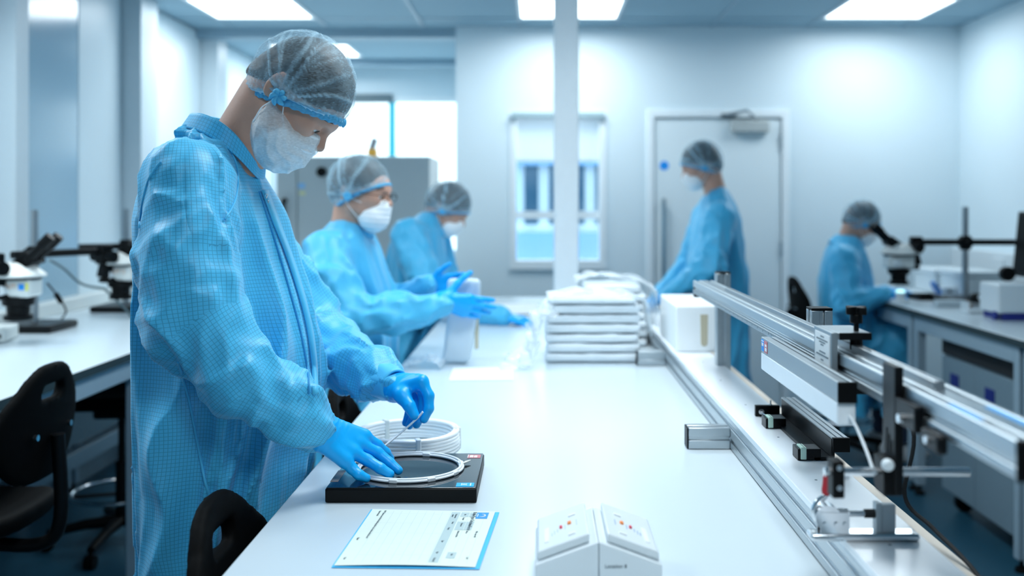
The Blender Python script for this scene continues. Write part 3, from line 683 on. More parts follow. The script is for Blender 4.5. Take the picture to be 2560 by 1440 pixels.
# ================================================================ people
def gown_material():
    m = pm('checked cleanroom cloth', (.075, .54, .87), .46, var=.05, scale=6, spec=.4, sheen=.2)
    n = m.node_tree.nodes; l = m.node_tree.links; p = n['Principled BSDF']
    src = p.inputs['Base Color'].links[0].from_socket
    at = n.new('ShaderNodeAttribute'); at.attribute_name = 'guv'
    sx = n.new('ShaderNodeSeparateXYZ'); l.new(at.outputs['Vector'], sx.inputs[0])
    masks = []
    for k in (0, 1):
        d = n.new('ShaderNodeMath'); d.operation = 'DIVIDE'; d.inputs[1].default_value = .0072; l.new(sx.outputs[k], d.inputs[0])
        f = n.new('ShaderNodeMath'); f.operation = 'FRACT'; l.new(d.outputs[0], f.inputs[0])
        g_ = n.new('ShaderNodeMath'); g_.operation = 'LESS_THAN'; g_.inputs[1].default_value = .15; l.new(f.outputs[0], g_.inputs[0]); masks.append(g_)
    mxm = n.new('ShaderNodeMath'); mxm.operation = 'MAXIMUM'; l.new(masks[0].outputs[0], mxm.inputs[0]); l.new(masks[1].outputs[0], mxm.inputs[1])
    sc_ = n.new('ShaderNodeMath'); sc_.operation = 'MULTIPLY'; sc_.inputs[1].default_value = .42; l.new(mxm.outputs[0], sc_.inputs[0])
    mx = n.new('ShaderNodeMix'); mx.data_type = 'RGBA'; mx.inputs[7].default_value = (.006, .085, .23, 1)
    nz = n.new('ShaderNodeTexNoise'); nz.inputs['Scale'].default_value = 4.5; nz.inputs['Detail'].default_value = 2; nz.inputs['Distortion'].default_value = 1.0
    vm = n.new('ShaderNodeMapping'); vm.inputs['Scale'].default_value = (1.5, .55, 1); l.new(at.outputs['Vector'], vm.inputs[0]); l.new(vm.outputs[0], nz.inputs['Vector'])
    sb = n.new('ShaderNodeMath'); sb.operation = 'SUBTRACT'; sb.inputs[1].default_value = .5; l.new(nz.outputs['Fac'], sb.inputs[0])
    ab = n.new('ShaderNodeMath'); ab.operation = 'ABSOLUTE'; l.new(sb.outputs[0], ab.inputs[0])
    bp = n.new('ShaderNodeBump'); bp.inputs['Strength'].default_value = .4; bp.inputs['Distance'].default_value = .035; l.new(ab.outputs[0], bp.inputs['Height']); l.new(bp.outputs[0], p.inputs['Normal'])
    l.new(sc_.outputs[0], mx.inputs[0]); l.new(src, mx.inputs[6]); l.new(mx.outputs[2], p.inputs['Base Color'])
    return m
GOWN = gown_material()
GOWNP = pm('plain blue cloth', (.075, .54, .87), .52, var=.06, scale=8, spec=.35, sheen=.25, bump=.1, bscale=300)
GOWND = pm('blue cloth facing', (.03, .30, .62), .65, var=.06, scale=8)
SKIN = pm('skin', (.60, .335, .245), .46, var=.10, scale=35, spec=.4, sss=.12, bump=.08, bscale=260)
HAIR = pm('dark brown hair', (.030, .022, .018), .55, var=.5, scale=90, stretch=(1, 1, .2))
HAIRG = pm('greying hair', (.07, .065, .062), .55, var=.5, scale=90)
GLOVE = pm('blue nitrile glove', (.0, .42, .94), .38, var=.05, scale=14, spec=.45, bump=.25, bscale=70)
MASKM = pm('white mask cloth', (.95, .965, .975), .75, var=.03, scale=60, bump=.15, bscale=200)
CAPB = pm('blue elastic band', (.10, .50, .80), .6, var=.1, scale=60)
EYEW = pm('eye white', (.75, .74, .72), .2); IRIS = pm('dark iris', (.02, .018, .016), .15)
TROU = pm('navy trousers', (.015, .03, .07), .8); SHOE = pm('white clog', (.55, .60, .62), .4)
def net_material(name, base, lo, hi, col=(.50, .74, .88)):
    m = bpy.data.materials.new(name); m.use_nodes = True
    n = m.node_tree.nodes; l = m.node_tree.links; p = n['Principled BSDF']; out = n['Material Output']
    p.inputs['Base Color'].default_value = (*col, 1); p.inputs['Roughness'].default_value = .75
    tr = n.new('ShaderNodeBsdfTransparent'); mix = n.new('ShaderNodeMixShader')
    at = n.new('ShaderNodeAttribute'); at.attribute_name = 'dens'
    tc = n.new('ShaderNodeTexCoord'); nz = n.new('ShaderNodeTexNoise'); nz.inputs['Scale'].default_value = 160; nz.inputs['Detail'].default_value = 3
    mp = n.new('ShaderNodeMapping'); mp.inputs['Scale'].default_value = (1, 1, 2.5)
    l.new(tc.outputs['Object'], mp.inputs[0]); l.new(mp.outputs[0], nz.inputs['Vector'])
    a = n.new('ShaderNodeMath'); a.operation = 'MULTIPLY_ADD'; a.inputs[1].default_value = .55; a.inputs[2].default_value = base - .27
    l.new(nz.outputs['Fac'], a.inputs[0])
    b_ = n.new('ShaderNodeMath'); b_.operation = 'MULTIPLY_ADD'; b_.inputs[1].default_value = hi - base; b_.use_clamp = True
    lw = n.new('ShaderNodeLayerWeight'); lw.inputs[0].default_value = .35; ad = n.new('ShaderNodeMath'); ad.operation = 'MULTIPLY_ADD'; ad.inputs[1].default_value = .34
    l.new(lw.outputs['Facing'], ad.inputs[0]); l.new(at.outputs['Fac'], ad.inputs[2]); l.new(ad.outputs[0], b_.inputs[0]); l.new(a.outputs[0], b_.inputs[2]); l.new(b_.outputs[0], mix.inputs[0])
    l.new(tr.outputs[0], mix.inputs[1]); l.new(p.outputs[0], mix.inputs[2]); l.new(mix.outputs[0], out.inputs[0])
    return m
NET = net_material('bouffant net cloth', .14, .2, .95)
BANDM = net_material('sheer elastic band', .30, .3, .95, (.10, .52, .85))
VEIL = net_material('sheer white veil', .52, .3, .98, (.95, .97, .98))

def ridge(x): return 1 - np.abs(np.sin(x))
def gown(parent, rows, arms, h, hem, seed=0, foldT=.012, foldA=.011, yfolds=7., extra=None, k=.03, name='gown'):
    """rows: (z, x_front_or_back lo, hi, y centre, half width); arms: lists of (point, radius)."""
    org = np.array(parent.location); rows = sorted(rows)
    rz = np.array([r[0] for r in rows]); cx = np.array([(r[1] + r[2]) / 2 for r in rows]); aa = np.array([abs(r[2] - r[1]) / 2 for r in rows])
    cy = np.array([r[3] for r in rows]); bb = np.array([r[4] for r in rows])
    segs = []
    for A_ in arms:
        L0 = 0.
        for (p, ra), (q, rb_) in zip(A_[:-1], A_[1:]):
            p = np.asarray(p, float); q = np.asarray(q, float); L = np.linalg.norm(q - p)
            d = (q - p) / L; ref = np.array([0, -1., 0]); ref = ref - d * ref.dot(d); ref /= np.linalg.norm(ref)
            segs.append((p.astype(np.float32), q.astype(np.float32), ra, rb_, d.astype(np.float32), ref.astype(np.float32), np.cross(d, ref).astype(np.float32), L0, L, len(A_))); L0 += L
    def tors(P):
        z = P[:, 2]; dx = P[:, 0] - np.interp(z, rz, cx); dy = P[:, 1] - np.interp(z, rz, cy); a = np.interp(z, rz, aa); b_ = np.interp(z, rz, bb)
        k0 = np.sqrt((dx / a) ** 2 + (dy / b_) ** 2); k1 = np.sqrt((dx / a ** 2) ** 2 + (dy / b_ ** 2) ** 2) + 1e-6
        d = k0 * (k0 - 1) / k1
        return smax(d, z - rz[-1], .03), np.arctan2(dy / b_, dx / a)
    def armd(P): return [s_cap(P, s[0], s[1], s[2], s[3]) for s in segs]
    def armuv(P, s):
        q = P - s[0]; t = q @ s[4]; an = np.arctan2(q @ s[6], q @ s[5]); return t, an
    def fn(P):
        dT, ph = tors(P); d = dT
        ds = armd(P); prev = None
        for i, s in enumerate(segs):
            if s[7] == 0: prev = ds[i]
            else: prev = smin(prev, ds[i], .045)
            last = i + 1 == len(segs) or segs[i + 1][7] == 0
            if last: d = smin(d, prev, k)
        if extra: d = extra(P, d)
        near = np.flatnonzero(np.abs(d) < .045); Q = P[near]; z = Q[:, 2]; p_ = ph[near]
        w1 = vnoise(np.stack([p_ * 1.3 + 20, z * 2.2, z * 0 + seed], 1), seed)
        w2 = vnoise(Q * 7 + 11, seed + 1)
        fT = .75 * ridge(p_ * yfolds / 2 + 4.5 * w1 + .8 * z) ** 1.2 + .5 * ridge(p_ * yfolds + 6 * w1 - 4 * z + 3 * w2) ** 1.3 - .5
        grow = np.clip((rz[-1] - z) / .55, .25, 1.1)
        disp = 2.5 * foldT * grow * fT + .016 * (w2 - .5) + .003 * (vnoise(Q * 19 + 5, seed + 2) - .5)
        dTn = dT[near]
        for i, s in enumerate(segs):
            t, an = armuv(Q, s); L = s[8]; tt = np.clip(t / L, 0, 1)
            n1 = vnoise(np.stack([t * 11 + 3 * i, np.cos(an) * 1.2, np.sin(an) * 1.2], 1), seed + 5 + i)
            upper = s[7] == 0
            f1 = ridge(PI * (t / .085) + 2.0 * np.cos(an + 1.0 * i) + 5.5 * n1) ** 1.6 - .35
            f2 = ridge(2.2 * an + t * 9 + 5 * n1) ** 1.5 - .35
            amp = (.6 + .7 * tt ** 2) if upper else (1.0 - .45 * tt)
            da = 2.6 * foldA * amp * (.42 * f1 + 1.0 * f2 - .02) + .006 * (vnoise(Q * 16 + 31, seed + 9) - .5)
            wt = np.clip(.5 + (dTn - ds[i][near]) / .05, 0, 1) * np.clip(.5 - (ds[i][near] - np.min([x[near] for x in ds], 0)) / .02, 0, 1)
            disp = disp * (1 - wt) + da * wt
        d = d.astype(np.float32); d[near] -= disp.astype(np.float32)
        d = np.maximum(d, hem - P[:, 2])
        inner = np.maximum(d + .012, P[:, 2] - hem - .10)
        return np.maximum(d, -inner)
    pts = [(np.array(p), r) for A_ in arms for p, r in A_]
    lo = np.array([min(r[1] for r in rows), (cy - bb).min(), hem]); hi = np.array([max(r[2] for r in rows), (cy + bb).max(), rz[-1]])
    for p, r in pts: lo = np.minimum(lo, p - r); hi = np.maximum(hi, p + r)
    lo -= .03; hi += .035
    V, Q = implicit(fn, lo, hi, h, 1)
    Pv = V.astype(np.float32); dT, ph = tors(Pv); uv = np.zeros((len(V), 3), np.float32)
    uv[:, 0] = ph * .20; uv[:, 1] = Pv[:, 2]; best = dT.copy()
    for i, s in enumerate(segs):
        d = s_cap(Pv, s[0], s[1], s[2], s[3]); sel = d < best; best = np.where(sel, d, best)
        t, an = armuv(Pv, s); uv[sel, 0] = an[sel] * .075 + 5; uv[sel, 1] = t[sel] + s[7]
    o = mesh_obj(name, V, None, GOWN, parent, True, 'all', attrs={'guv': ('FLOAT_VECTOR', uv)}, flat_quads=Q)
    o['_v'] = 0; del o['_v']
    return o, V, Q
def bvh_of(V, Q):
    from mathutils.bvhtree import BVHTree
    return BVHTree.FromPolygons([tuple(p) for p in V], [tuple(int(i) for i in q) for q in Q])
def collar(parent, c, n, e1, ra, rb_, h, flare=.012, rise=.012, hdir=None, saddle=0.):
    """stand collar: open band round the neck, overlapping in front (e1)."""
    c = np.asarray(c, float); n = np.asarray(n, float) / np.linalg.norm(n); e1 = np.asarray(e1, float); e1 = e1 - n * e1.dot(n); e1 /= np.linalg.norm(e1); e2 = np.cross(n, e1)
    hd_ = n if hdir is None else np.asarray(hdir, float) / np.linalg.norm(hdir)
    m = M(); nu, nv = 72, 8; V = []; uv = []
    def pt(u, v, off):
        t = -PI + 2 * PI * u; t2 = t + PI                     # opening in front
        a = PI + (t) ; ang = a
        k_ = 1 + flare * 0
        fr = math.cos(ang)                                    # 1 in front, -1 behind
        hh = h * (1 - .35 * max(0, fr)) + rise * max(0, -fr)
        r1 = ra + flare * (1 - v) + off + .004 * max(0, math.sin(3 * ang + 1)) * v; r2 = rb_ + flare * (1 - v) + off
        return c + e1 * r1 * math.cos(ang) + e2 * r2 * math.sin(ang) + n * saddle * math.sin(ang) ** 2 + hd_ * (hh * (v - 1))
    for side, off in ((0, 0), (1, -.0035)):
        for i in range(nu + 1):
            for j in range(nv + 1):
                u = i / nu; V.append(pt(u, j / nv, off)); uv.append(((u - .5) * 2 * PI * (ra + rb_) / 2, j / nv * h, 0))
    f = []; N = (nu + 1) * (nv + 1)
    for i in range(nu):
        for j in range(nv):
            a = i * (nv + 1) + j; b_ = a + nv + 1
            f.append((a, b_, b_ + 1, a + 1)); f.append((N + a, N + a + 1, N + b_ + 1, N + b_))
    for i in range(nu):
        a = i * (nv + 1) + nv; b_ = a + nv + 1; f.append((a, b_, N + b_, N + a))
        a = i * (nv + 1); b_ = a + nv + 1; f.append((a, N + a, N + b_, b_))
    return mesh_obj('collar', V, f, GOWN, parent, True, 'all', attrs={'guv': ('FLOAT_VECTOR', np.array(uv))})
def head(parent, O, pitch, yaw=0., sgn=1, neck=None, chest=None, h=.0045, hair=HAIR, cap=(-.005, 0, 0, .113, .86), big=False, scale=1., glasses=False, maskdrop=0., seed=0, roll=0.):
    """head, neck and top of the chest as one body; hair, cap, mask, eyes as its clothing and parts."""
    O = np.asarray(O, float)
    R = np.array((Matrix.Rotation(yaw + (PI if sgn < 0 else 0), 3, 'Z') @ Matrix.Rotation(pitch, 3, 'Y') @ Matrix.Rotation(roll, 3, 'X')))
    S = scale
    def tw(q): return O + (R @ (np.asarray(q, float) * S).T).T
    def headsd(q, ears=True):
        d = s_ell(q, (-.005, 0, 0), (.098, .076, .088))
        d = smin(d, s_ell(q, (.045, 0, -.05), (.058, .06, .075)), .03)
        d = smin(d, s_ell(q, (.06, 0, -.005), (.05, .056, .05)), .02)
        for s in (-1, 1):
            d = smin(d, s_cap(q, (.005, s * .052, -.075), (.075, s * .018, -.118), .017, .016), .03)
            d = smin(d, s_ell(q, (.063, s * .042, -.048), (.028, .022, .02)), .02)
        d = smin(d, s_ell(q, (.083, 0, -.115), (.022, .024, .018)), .02)
        d = smin(d, s_cap(q, (.092, -.024, -.016), (.092, .024, -.016), .0135, .0135), .014)
        for s in (-1, 1): d = smax(d, -s_ell(q, (.106, s * .031, -.033), (.017, .019, .0125)), .012)
        d = smin(d, s_cap(q, (.098, 0, -.026), (.118, 0, -.058), .0075, .0115), .011)
        for s in (-1, 1): d = smin(d, s_ell(q, (.109, s * .011, -.062), (.011, .008, .008)), .006)
        d = smin(d, s_cap(q, (.099, -.016, -.086), (.099, .016, -.086), .007, .007), .01)
        for s in (-1, 1):
            lid = np.maximum(s_ell(q, (.085, s * .031, -.033), (.0142, .0150, .0142)), -(q[:, 2] + .036))
            d = smin(d, lid, .003)
            if ears:
                e = s_ell(q, (-.018, s * .079, -.03), (.021, .0085, .033), rotm(0, 0, -s * .3))
                e = smax(e, -s_ell(q, (-.014, s * .088, -.028), (.011, .006, .019)), .004)
                d = smin(d, e, .006)
        return d * .95
    nb = np.asarray(neck, float); ch = chest
    def fn(P):
        q = ((P - O.astype(np.float32)) @ R.astype(np.float32)) / S
        d = headsd(q) * S
        a = tw((-.035, 0, -.075)); d = smin(d, s_cap(P, a, nb, .056 * S, .064 * S), .03)
        return smin(d, s_ell(P, ch[0], ch[1]), .05)
    lo = np.minimum(O - .15, np.array(ch[0]) - ch[1]) - .01; hi = np.maximum(O + .15, np.array(ch[0]) + ch[1]) + .01
    V, Q = implicit(fn, lo, hi, h, 2)
    body = mesh_obj('body', V, None, SKIN, parent, True, 'all', flat_quads=Q)
    # hair: a close shell over the scalp
    def fh(q):
        d = s_ell(q, (cap[0] + .006, 0, .004), (cap[3] - .010, (cap[3] - .010) * cap[4] * .97, cap[3] - .010))
        d = smin(d, s_ell(q, (-.06, 0, -.05), (.045, .062, .05)), .03)
        d = smax(d, (.494 * (q[:, 0] - .012) - .869 * (q[:, 2] + .014 + .022 * np.clip(q[:, 0] / .08, 0, 1))), .014)
        return d - .003 * (vnoise(q * 120, 3) - .5) - .003 * (vnoise(q * np.float32(45) * np.array([1, 1, .4], np.float32), 4) - .5)
    Vh, Qh = implicit(fh, (-.135, -.11, -.13), (.13, .11, .13), .005 if big else .007, 1)
    mesh_obj('hair', tw(Vh), None, hair, parent, True, 'all', flat_quads=Qh)
    # eyes and brows
    for s in (-1, 1):
        ey = M().lathe([(.0128 * math.sin(a), -.0128 * math.cos(a)) for a in np.linspace(0, PI, 13)], (0, 0, 0), 20)
        e = mesh_obj('eye', tw(np.array(ey.v) + (.0848, s * .031, -.033)), ey.f, EYEW, parent, True, 'all')
        im = M().cyl((.0968, s * .031, -.0375), (.0981, s * .031, -.038), .0058, .0052, 16)
        mesh_obj('iris', tw(np.array(im.v)), im.f, IRIS, e, True)
        bw = M().tube(spline([(.098, s * .012, -.008), (.102, s * .026, -.003), (.092, s * .046, -.006), (.084, s * .052, -.010)], 5), [.001, .003, .0042, .005, .005, .005, .0048, .0045, .004, .0036, .0032, .0028, .0024, .002, .0015, .001], 8)
        mesh_obj('eyebrow', tw(np.array(bw.v)), bw.f, hair, parent, True, 'all')
    # bouffant cap: dome about a tilted rim, pleated towards the gather at the ear
    cxh, cyh, czh, Rr, ysc = cap
    n_ = np.array([-.494, 0, .869]); t1 = np.array([.869, 0, .494]); t2 = np.array([0, 1., 0]); cc = np.array([cxh, cyh, czh])
    sd = -sgn; G = cc + (-.041) * n_ + .088 * sd * t2 + (-.012) * t1
    nu, nv = (168, 56) if big else (84, 32); V = []; dens = []; rnd = np.random.RandomState(seed + 5); ang0 = np.sort(rnd.uniform(-1.9, 1.9, 20)); wdt = rnd.uniform(.025, .075, 20); am = rnd.uniform(.4, 1.2, 20)
    for i in range(nu):
        az = 2 * PI * i / nu
        for j in range(nv + 1):
            v = j / nv
            if v < .88:
                ps = math.radians(112) * v / .88; rr = Rr * math.sin(ps); hh = Rr * math.cos(ps)
                if ps > PI / 2: rr = Rr * (1 - .05 * ((ps - PI / 2) / .38) ** 2)
                p = cc + n_ * hh + t1 * rr * math.cos(az) + t2 * rr * ysc * math.sin(az)
            else:
                w_ = (v - .88) / .12; rr = Rr * .955 + (.104 - Rr * .955) * w_; ry = Rr * .955 * ysc + (.081 - Rr * .955 * ysc) * w_
                p = cc + n_ * (Rr * math.cos(math.radians(112)) - .004 * w_) + t1 * (rr * math.cos(az) + .006 * w_) + t2 * ry * math.sin(az)
            q = p - G; dist = np.linalg.norm(q); a_ = math.atan2(q @ t1, max(q @ n_, -.02) + .001)
            side = 1 if (p - cc)[1] * sd > -.02 else .25
            dd = 0.
            for a0, w0, m0 in zip(ang0, wdt, am): dd += m0 * math.exp(-((a_ + .05 * math.sin(38 * dist + 9 * a0) - a0) / (w0 * (.55 + .25 * math.sin(22 * dist + 7 * a0)))) ** 2)
            dd *= side * math.exp(-((dist - .055) / .09) ** 2)
            pl = .5 + .5 * math.sin(az * 46 + 2 * math.sin(5 * az)); edge = max(0, (v - .62) / .38) ** 1.5
            edge *= 1.0
            top = .6 * max(0, math.sin(az * 31 + 3 * math.sin(az * 4))) ** 6 * math.sin(min(1, v * 1.6) * PI) ** 2 * (.5 + .5 * math.sin(az + sd * 1.4))
            near = math.exp(-(dist / .035) ** 2)
            off = .0035 * min(dd, 1.3) + .003 * pl * edge + .003 * top + .006 * near * math.sin(14 * a_)
            nn = (p - cc) / np.linalg.norm(p - cc)
            V.append(p + nn * (off + .006 * (math.sin(9 * az + 4 * v) * math.sin(5 * v * PI) * .4) - (.008 * near)))
            dens.append(min(1., .55 * min(dd, 1.4) + .30 * pl * edge + .35 * top + .7 * near + (.75 if v > .9 else 0)))
    f = []
    for i in range(nu):
        i2 = (i + 1) % nu
        for j in range(nv): f.append((i * (nv + 1) + j, i * (nv + 1) + j + 1, i2 * (nv + 1) + j + 1, i2 * (nv + 1) + j))
    hc = mesh_obj('hair_cover', tw(np.array(V)), f, NET, parent, True, 'all', attrs={'dens': ('FLOAT', dens)})
    # ruffled elastic band along the rim
    bs = M(); nb_ = 240 if big else 110; hb = .0085 if big else .006
    def bandpt(u, v):
        az = 2 * PI * u; ru = .0014 * math.sin(az * (64 if big else 40)) * math.sin(PI * v); bl = .0022 * math.sin(PI * v)
        c_ = cc + n_ * (Rr * math.cos(math.radians(112)) - .005 + hb * (1 - 2 * v) + .0012 * math.sin(az * 32)) + t1 * .006
        return c_ + t1 * (.1042 + ru + bl) * math.cos(az) + t2 * (.0815 + ru + bl) * math.sin(az)
    bs.grid(bandpt, nb_, 5, True); eb_ = mesh_obj('elastic_band', tw(np.array(bs.v)), bs.f, BANDM, hc, True, 'all', attrs={'dens': ('FLOAT', [.5] * len(bs.v))})
    md = eb_.modifiers.new('thick', 'SOLIDIFY'); md.thickness = .0012; md.offset = 0
    if not big or True:                                # knot where the band is gathered by the ear
        kn = M()
        for k in range(6):
            a = k * 1.05; kn.tube(spline([G, G + t2 * sd * .006 + t1 * .010 * math.cos(a) + n_ * .010 * math.sin(a), G + t2 * sd * .003 + t1 * .018 * math.cos(a + .4) + n_ * (.016 * math.sin(a + .4) - .004)], 4), [.003, .004, .005, .0055, .006, .006, .005, .003, .0015], 7)
        mesh_obj('gathered_knot', tw(np.array(kn.v)), kn.f, CAPB, hc, True, 'all')
    # mask
    if big:
        def fb(q):
            d = smin(s_ell(q, (.046, 0, -.110), (.078, .071, .068)), s_ell(q, (.086, 0, -.066), (.031, .037, .032)), .03)
            d = smin(d, s_cap(q, (.0, sd * .076, -.062), (.03, sd * .062, -.09), .004, .03), .035)
            d = d - .006 * (vnoise(q * 38, 8) - .5) - .0035 * (ridge(18 * np.arctan2(q[:, 2] + .02, q[:, 0] + .05) + 4 * vnoise(q * 22, 5)) ** 2)
            return smax(d, q[:, 2] + .050 - .12 * (q[:, 0] - .02), .004)
        Vm, Qm = implicit(fb, (-.06, -.1, -.2), (.15, .1, -.02), .0032, 1)
        dn = np.clip(1.1 * (vnoise(Vm.astype(np.float32) * 46, 8) - .35) + .7 * np.clip((-.118 - Vm[:, 2]) / .03, 0, 1) - .25, 0, 1)
        mesh_obj('beard_cover', tw(Vm), None, VEIL, parent, True, 'all', flat_quads=Qm, attrs={'dens': ('FLOAT', dn)})
        def fmk(q):
            d = smin(s_ell(q, (.058, 0, -.104), (.062, .066, .060)), s_ell(q, (.085, 0, -.066), (.030, .036, .030)), .03)
            s_ = q[:, 0] * .35 - q[:, 2] * .94
            d = d - .0038 * (ridge(PI * s_ / .017 + 1.5 * vnoise(q * 25, 3)) ** 1.5 - .4) - .003 * (vnoise(q * 60, 6) - .5)
            d = smax(d, q[:, 2] + .053 - .10 * (q[:, 0] - .02), .003)
            return smax(d, np.minimum(.046 - q[:, 0] + .25 * (q[:, 2] + .08), q[:, 2] + .112), .004)
        Vm, Qm = implicit(fmk, (-.03, -.1, -.19), (.14, .1, -.03), .0026, 1)
        mesh_obj('mask', tw(Vm), None, MASKM, parent, True, 'all', flat_quads=Qm)
    else:
        def fmk(q):
            d = smin(s_ell(q, (.062, 0, -.095 - maskdrop), (.056, .064, .058)), s_ell(q, (.090, 0, -.064), (.032, .034, .028)), .03)
            d = d - .0035 * (ridge(PI * (-q[:, 2]) / .018) ** 1.5 - .4)
            return smax(d, q[:, 2] + .050 - .08 * (q[:, 0] - .02), .003)
        Vm, Qm = implicit(fmk, (-.03, -.1, -.2), (.14, .1, -.03), .0045, 1)
        mesh_obj('mask', tw(Vm), None, MASKM, parent, True, 'all', flat_quads=Qm)
    for s in (-1, 1):
        lp = M()
        if big: lp.tube(spline([(.0, s * .080, -.060), (-.004, s * .079, -.085), (.004, s * .068, -.118)], 6), .0013, 6).tube(spline([(.022, s * .074, -.05), (.035, s * .067, -.066), (.052, s * .060, -.078)], 6), .0013, 6)
        else: lp.tube(spline([(-.020, s * .084, -.012), (.005, s * .078, -.045), (.045, s * .062, -.062)], 5), .0013, 6).tube(spline([(-.022, s * .084, -.05), (.005, s * .075, -.085), (.035, s * .060, -.12)], 5), .0013, 6)
        mesh_obj('ear_loop', tw(np.array(lp.v)), lp.f, MASKM, parent, True, 'all')
    if glasses:
        gm = M()
        for s in (-1, 1):
            gm.tube([(.118 - .006 * abs(math.sin(a)) , s * .033 + .024 * math.cos(a), -.034 + .017 * math.sin(a)) for a in np.linspace(0, 2 * PI, 24, endpoint=False)], .0012, 6, True)
            gm.tube([(.115, s * .057, -.030), (.05, s * .080, -.026), (-.02, s * .084, -.022)], .0013, 6)
        gm.tube([(.118, -.010, -.030), (.121, 0, -.027), (.118, .010, -.030)], .0012, 6)
        mesh_obj('glasses', tw(np.array(gm.v)), gm.f, BLACK, parent, True, 'all')
    return body
def glove(parent, palm, fingers, cuff, h=.0024, name='glove', pk=.012):
    """palm: capsules (a, b, ra, rb); fingers: chains of (point, radius); cuff: capsule back over the wrist."""
    allp = [p for a, b_, *_ in palm for p in (a, b_)] + [p for ch in fingers for p, r in ch] + [cuff[0], cuff[1]]
    lo = np.min(np.array(allp), 0) - .045; hi = np.max(np.array(allp), 0) + .045
    wdir = np.asarray(cuff[1], float) - np.asarray(cuff[0], float); wdir /= np.linalg.norm(wdir)
    def fn(P):
        d = None
        for a, b_, ra, rb_ in palm:
            c = s_cap(P, a, b_, ra, rb_); d = c if d is None else smin(d, c, pk)
        cf = s_cap(P, cuff[0], cuff[1], cuff[2], cuff[3]); d = smin(d, cf, .02)
        fd = None
        for ch in fingers:
            g_ = None
            for (p, r), (q, r2) in zip(ch[:-1], ch[1:]):
                c = s_cap(P, p, q, r, r2); g_ = c if g_ is None else smin(g_, c, .004)
            fd = g_ if fd is None else smin(fd, g_, .0015)
        d = smin(d, fd, .007)
        s_ = (P - np.asarray(cuff[0], np.float32)) @ wdir.astype(np.float32)
        return d - .0016 * (ridge(PI * s_ / .011 + 3 * vnoise(P * 40, 2)) ** 2) * np.clip((s_ + .05) / .04, 0, 1) * np.clip((.06 - s_) / .03, .2, 1)
    V, Q = implicit(fn, lo, hi, h, 1)
    return mesh_obj(name, V, None, GLOVE, parent, True, 'all', flat_quads=Q)
def posed_hand(parent, wrist, e1, e2, back, curls, size=1., thumb=(.6, .25), spread=1., fore=None, h=.004):
    """a right or left hand from its wrist, finger direction, thumb side and back-of-hand direction."""
    w = np.asarray(wrist, float); e1 = np.asarray(e1, float); e1 /= np.linalg.norm(e1)
    e2 = np.asarray(e2, float); e2 = e2 - e1 * e1.dot(e2); e2 /= np.linalg.norm(e2)
    e3 = np.cross(e1, e2); e3 = e3 if e3.dot(np.asarray(back, float)) > 0 else -e3
    T = lambda x, y, z: w + size * (x * e1 + y * e2 + z * e3)
    mc = [(.090, .029, 0), (.095, .009, .003), (.089, -.011, .001), (.078, -.029, -.004)]
    ln = [(.043, .026, .022), (.047, .029, .023), (.043, .027, .022), (.034, .020, .020)]
    rd = [(.0108, .0098, .0088, .0078), (.0112, .0100, .0090, .0080), (.0106, .0096, .0086, .0076), (.0096, .0086, .0078, .0070)]
    palm = [(T(0, (.012, .004, -.004, -.011)[i], 0), T(*mc[i]), .017 * size, .0135 * size) for i in range(4)]
    fing = []
    for i in range(4):
        p = np.array(mc[i]); a = 0.; ch = [(T(*p), rd[i][0] * size)]; sp = math.radians((9, 2, -5, -13)[i]) * spread
        for k in range(3):
            a += math.radians(curls[i][k]); p = p + ln[i][k] * np.array([math.cos(a) * math.cos(sp), math.cos(a) * math.sin(sp), -math.sin(a)]); ch.append((T(*p), rd[i][k + 1] * size))
        fing.append(ch)
    ta, tz = thumb; p = np.array([.022, .024, -.008]); q = p + .045 * np.array([math.cos(ta), math.sin(ta), -tz]); r_ = q + .033 * np.array([math.cos(ta - .2), math.sin(ta - .2), -tz]); s_ = r_ + .026 * np.array([math.cos(ta - .35), math.sin(ta - .35), -tz * 1.2])
    palm.append((T(.012, .010, -.004), T(*q), .017 * size, .0135 * size))
    fing.append([(T(*q), .0125 * size), (T(*r_), .0112 * size), (T(*s_), .0092 * size)])
    fo = w - e1 if fore is None else np.asarray(fore, float); fd = (fo - w) / np.linalg.norm(fo - w)
    return glove(parent, palm, fing, (w + e1 * .005, w + fd * .07, .027 * size, .030 * size), h)
def cuff_band(parent, wrist, toward, r, w=.012):
    d = np.asarray(toward, float) - np.asarray(wrist, float); d /= np.linalg.norm(d); u, v, _ = frame_from(d); m = M()
    m.grid(lambda a, b_: np.asarray(wrist) + d * (-.008 + .05 * b_) + (u * math.cos(2 * PI * a) + v * math.sin(2 * PI * a)) * (r + .007 * b_ + .0018 * math.sin(14 * PI * a) * b_), 48, 6, True)
    o = mesh_obj('cuff', m.v, m.f, GOWNP, parent, True, 'all')
    md = o.modifiers.new('thick', 'SOLIDIFY'); md.thickness = .004; md.offset = -1
    return o
def legs(parent, hips, feet, top):
    for (hx, hy), (fx, fy) in zip(hips, feet):
        M().tube(spline([(hx, hy, top), ((hx + fx) / 2 + .01, (hy + fy) / 2, .50), (fx, fy, .12)], 6), [.085 - .003 * k for k in range(13)], 16).build('trouser_leg', TROU, parent, True, smooth=60)
def shoe(parent, x, y, s):
    m = M(); m.grid(lambda u, v: (x + s * (.085 + .145 * math.cos(2 * PI * u) * math.sin(PI * v) ** .6), y + .048 * math.sin(2 * PI * u) * math.sin(PI * v) ** .6 * (1 + .1 * math.cos(2 * PI * u)), .0 + (.045 + .025 * (1 - math.cos(2 * PI * u)) * .5) * (1 - math.cos(PI * v))), 24, 10, True)
    m.build('shoe', SHOE, parent, True, smooth=60)
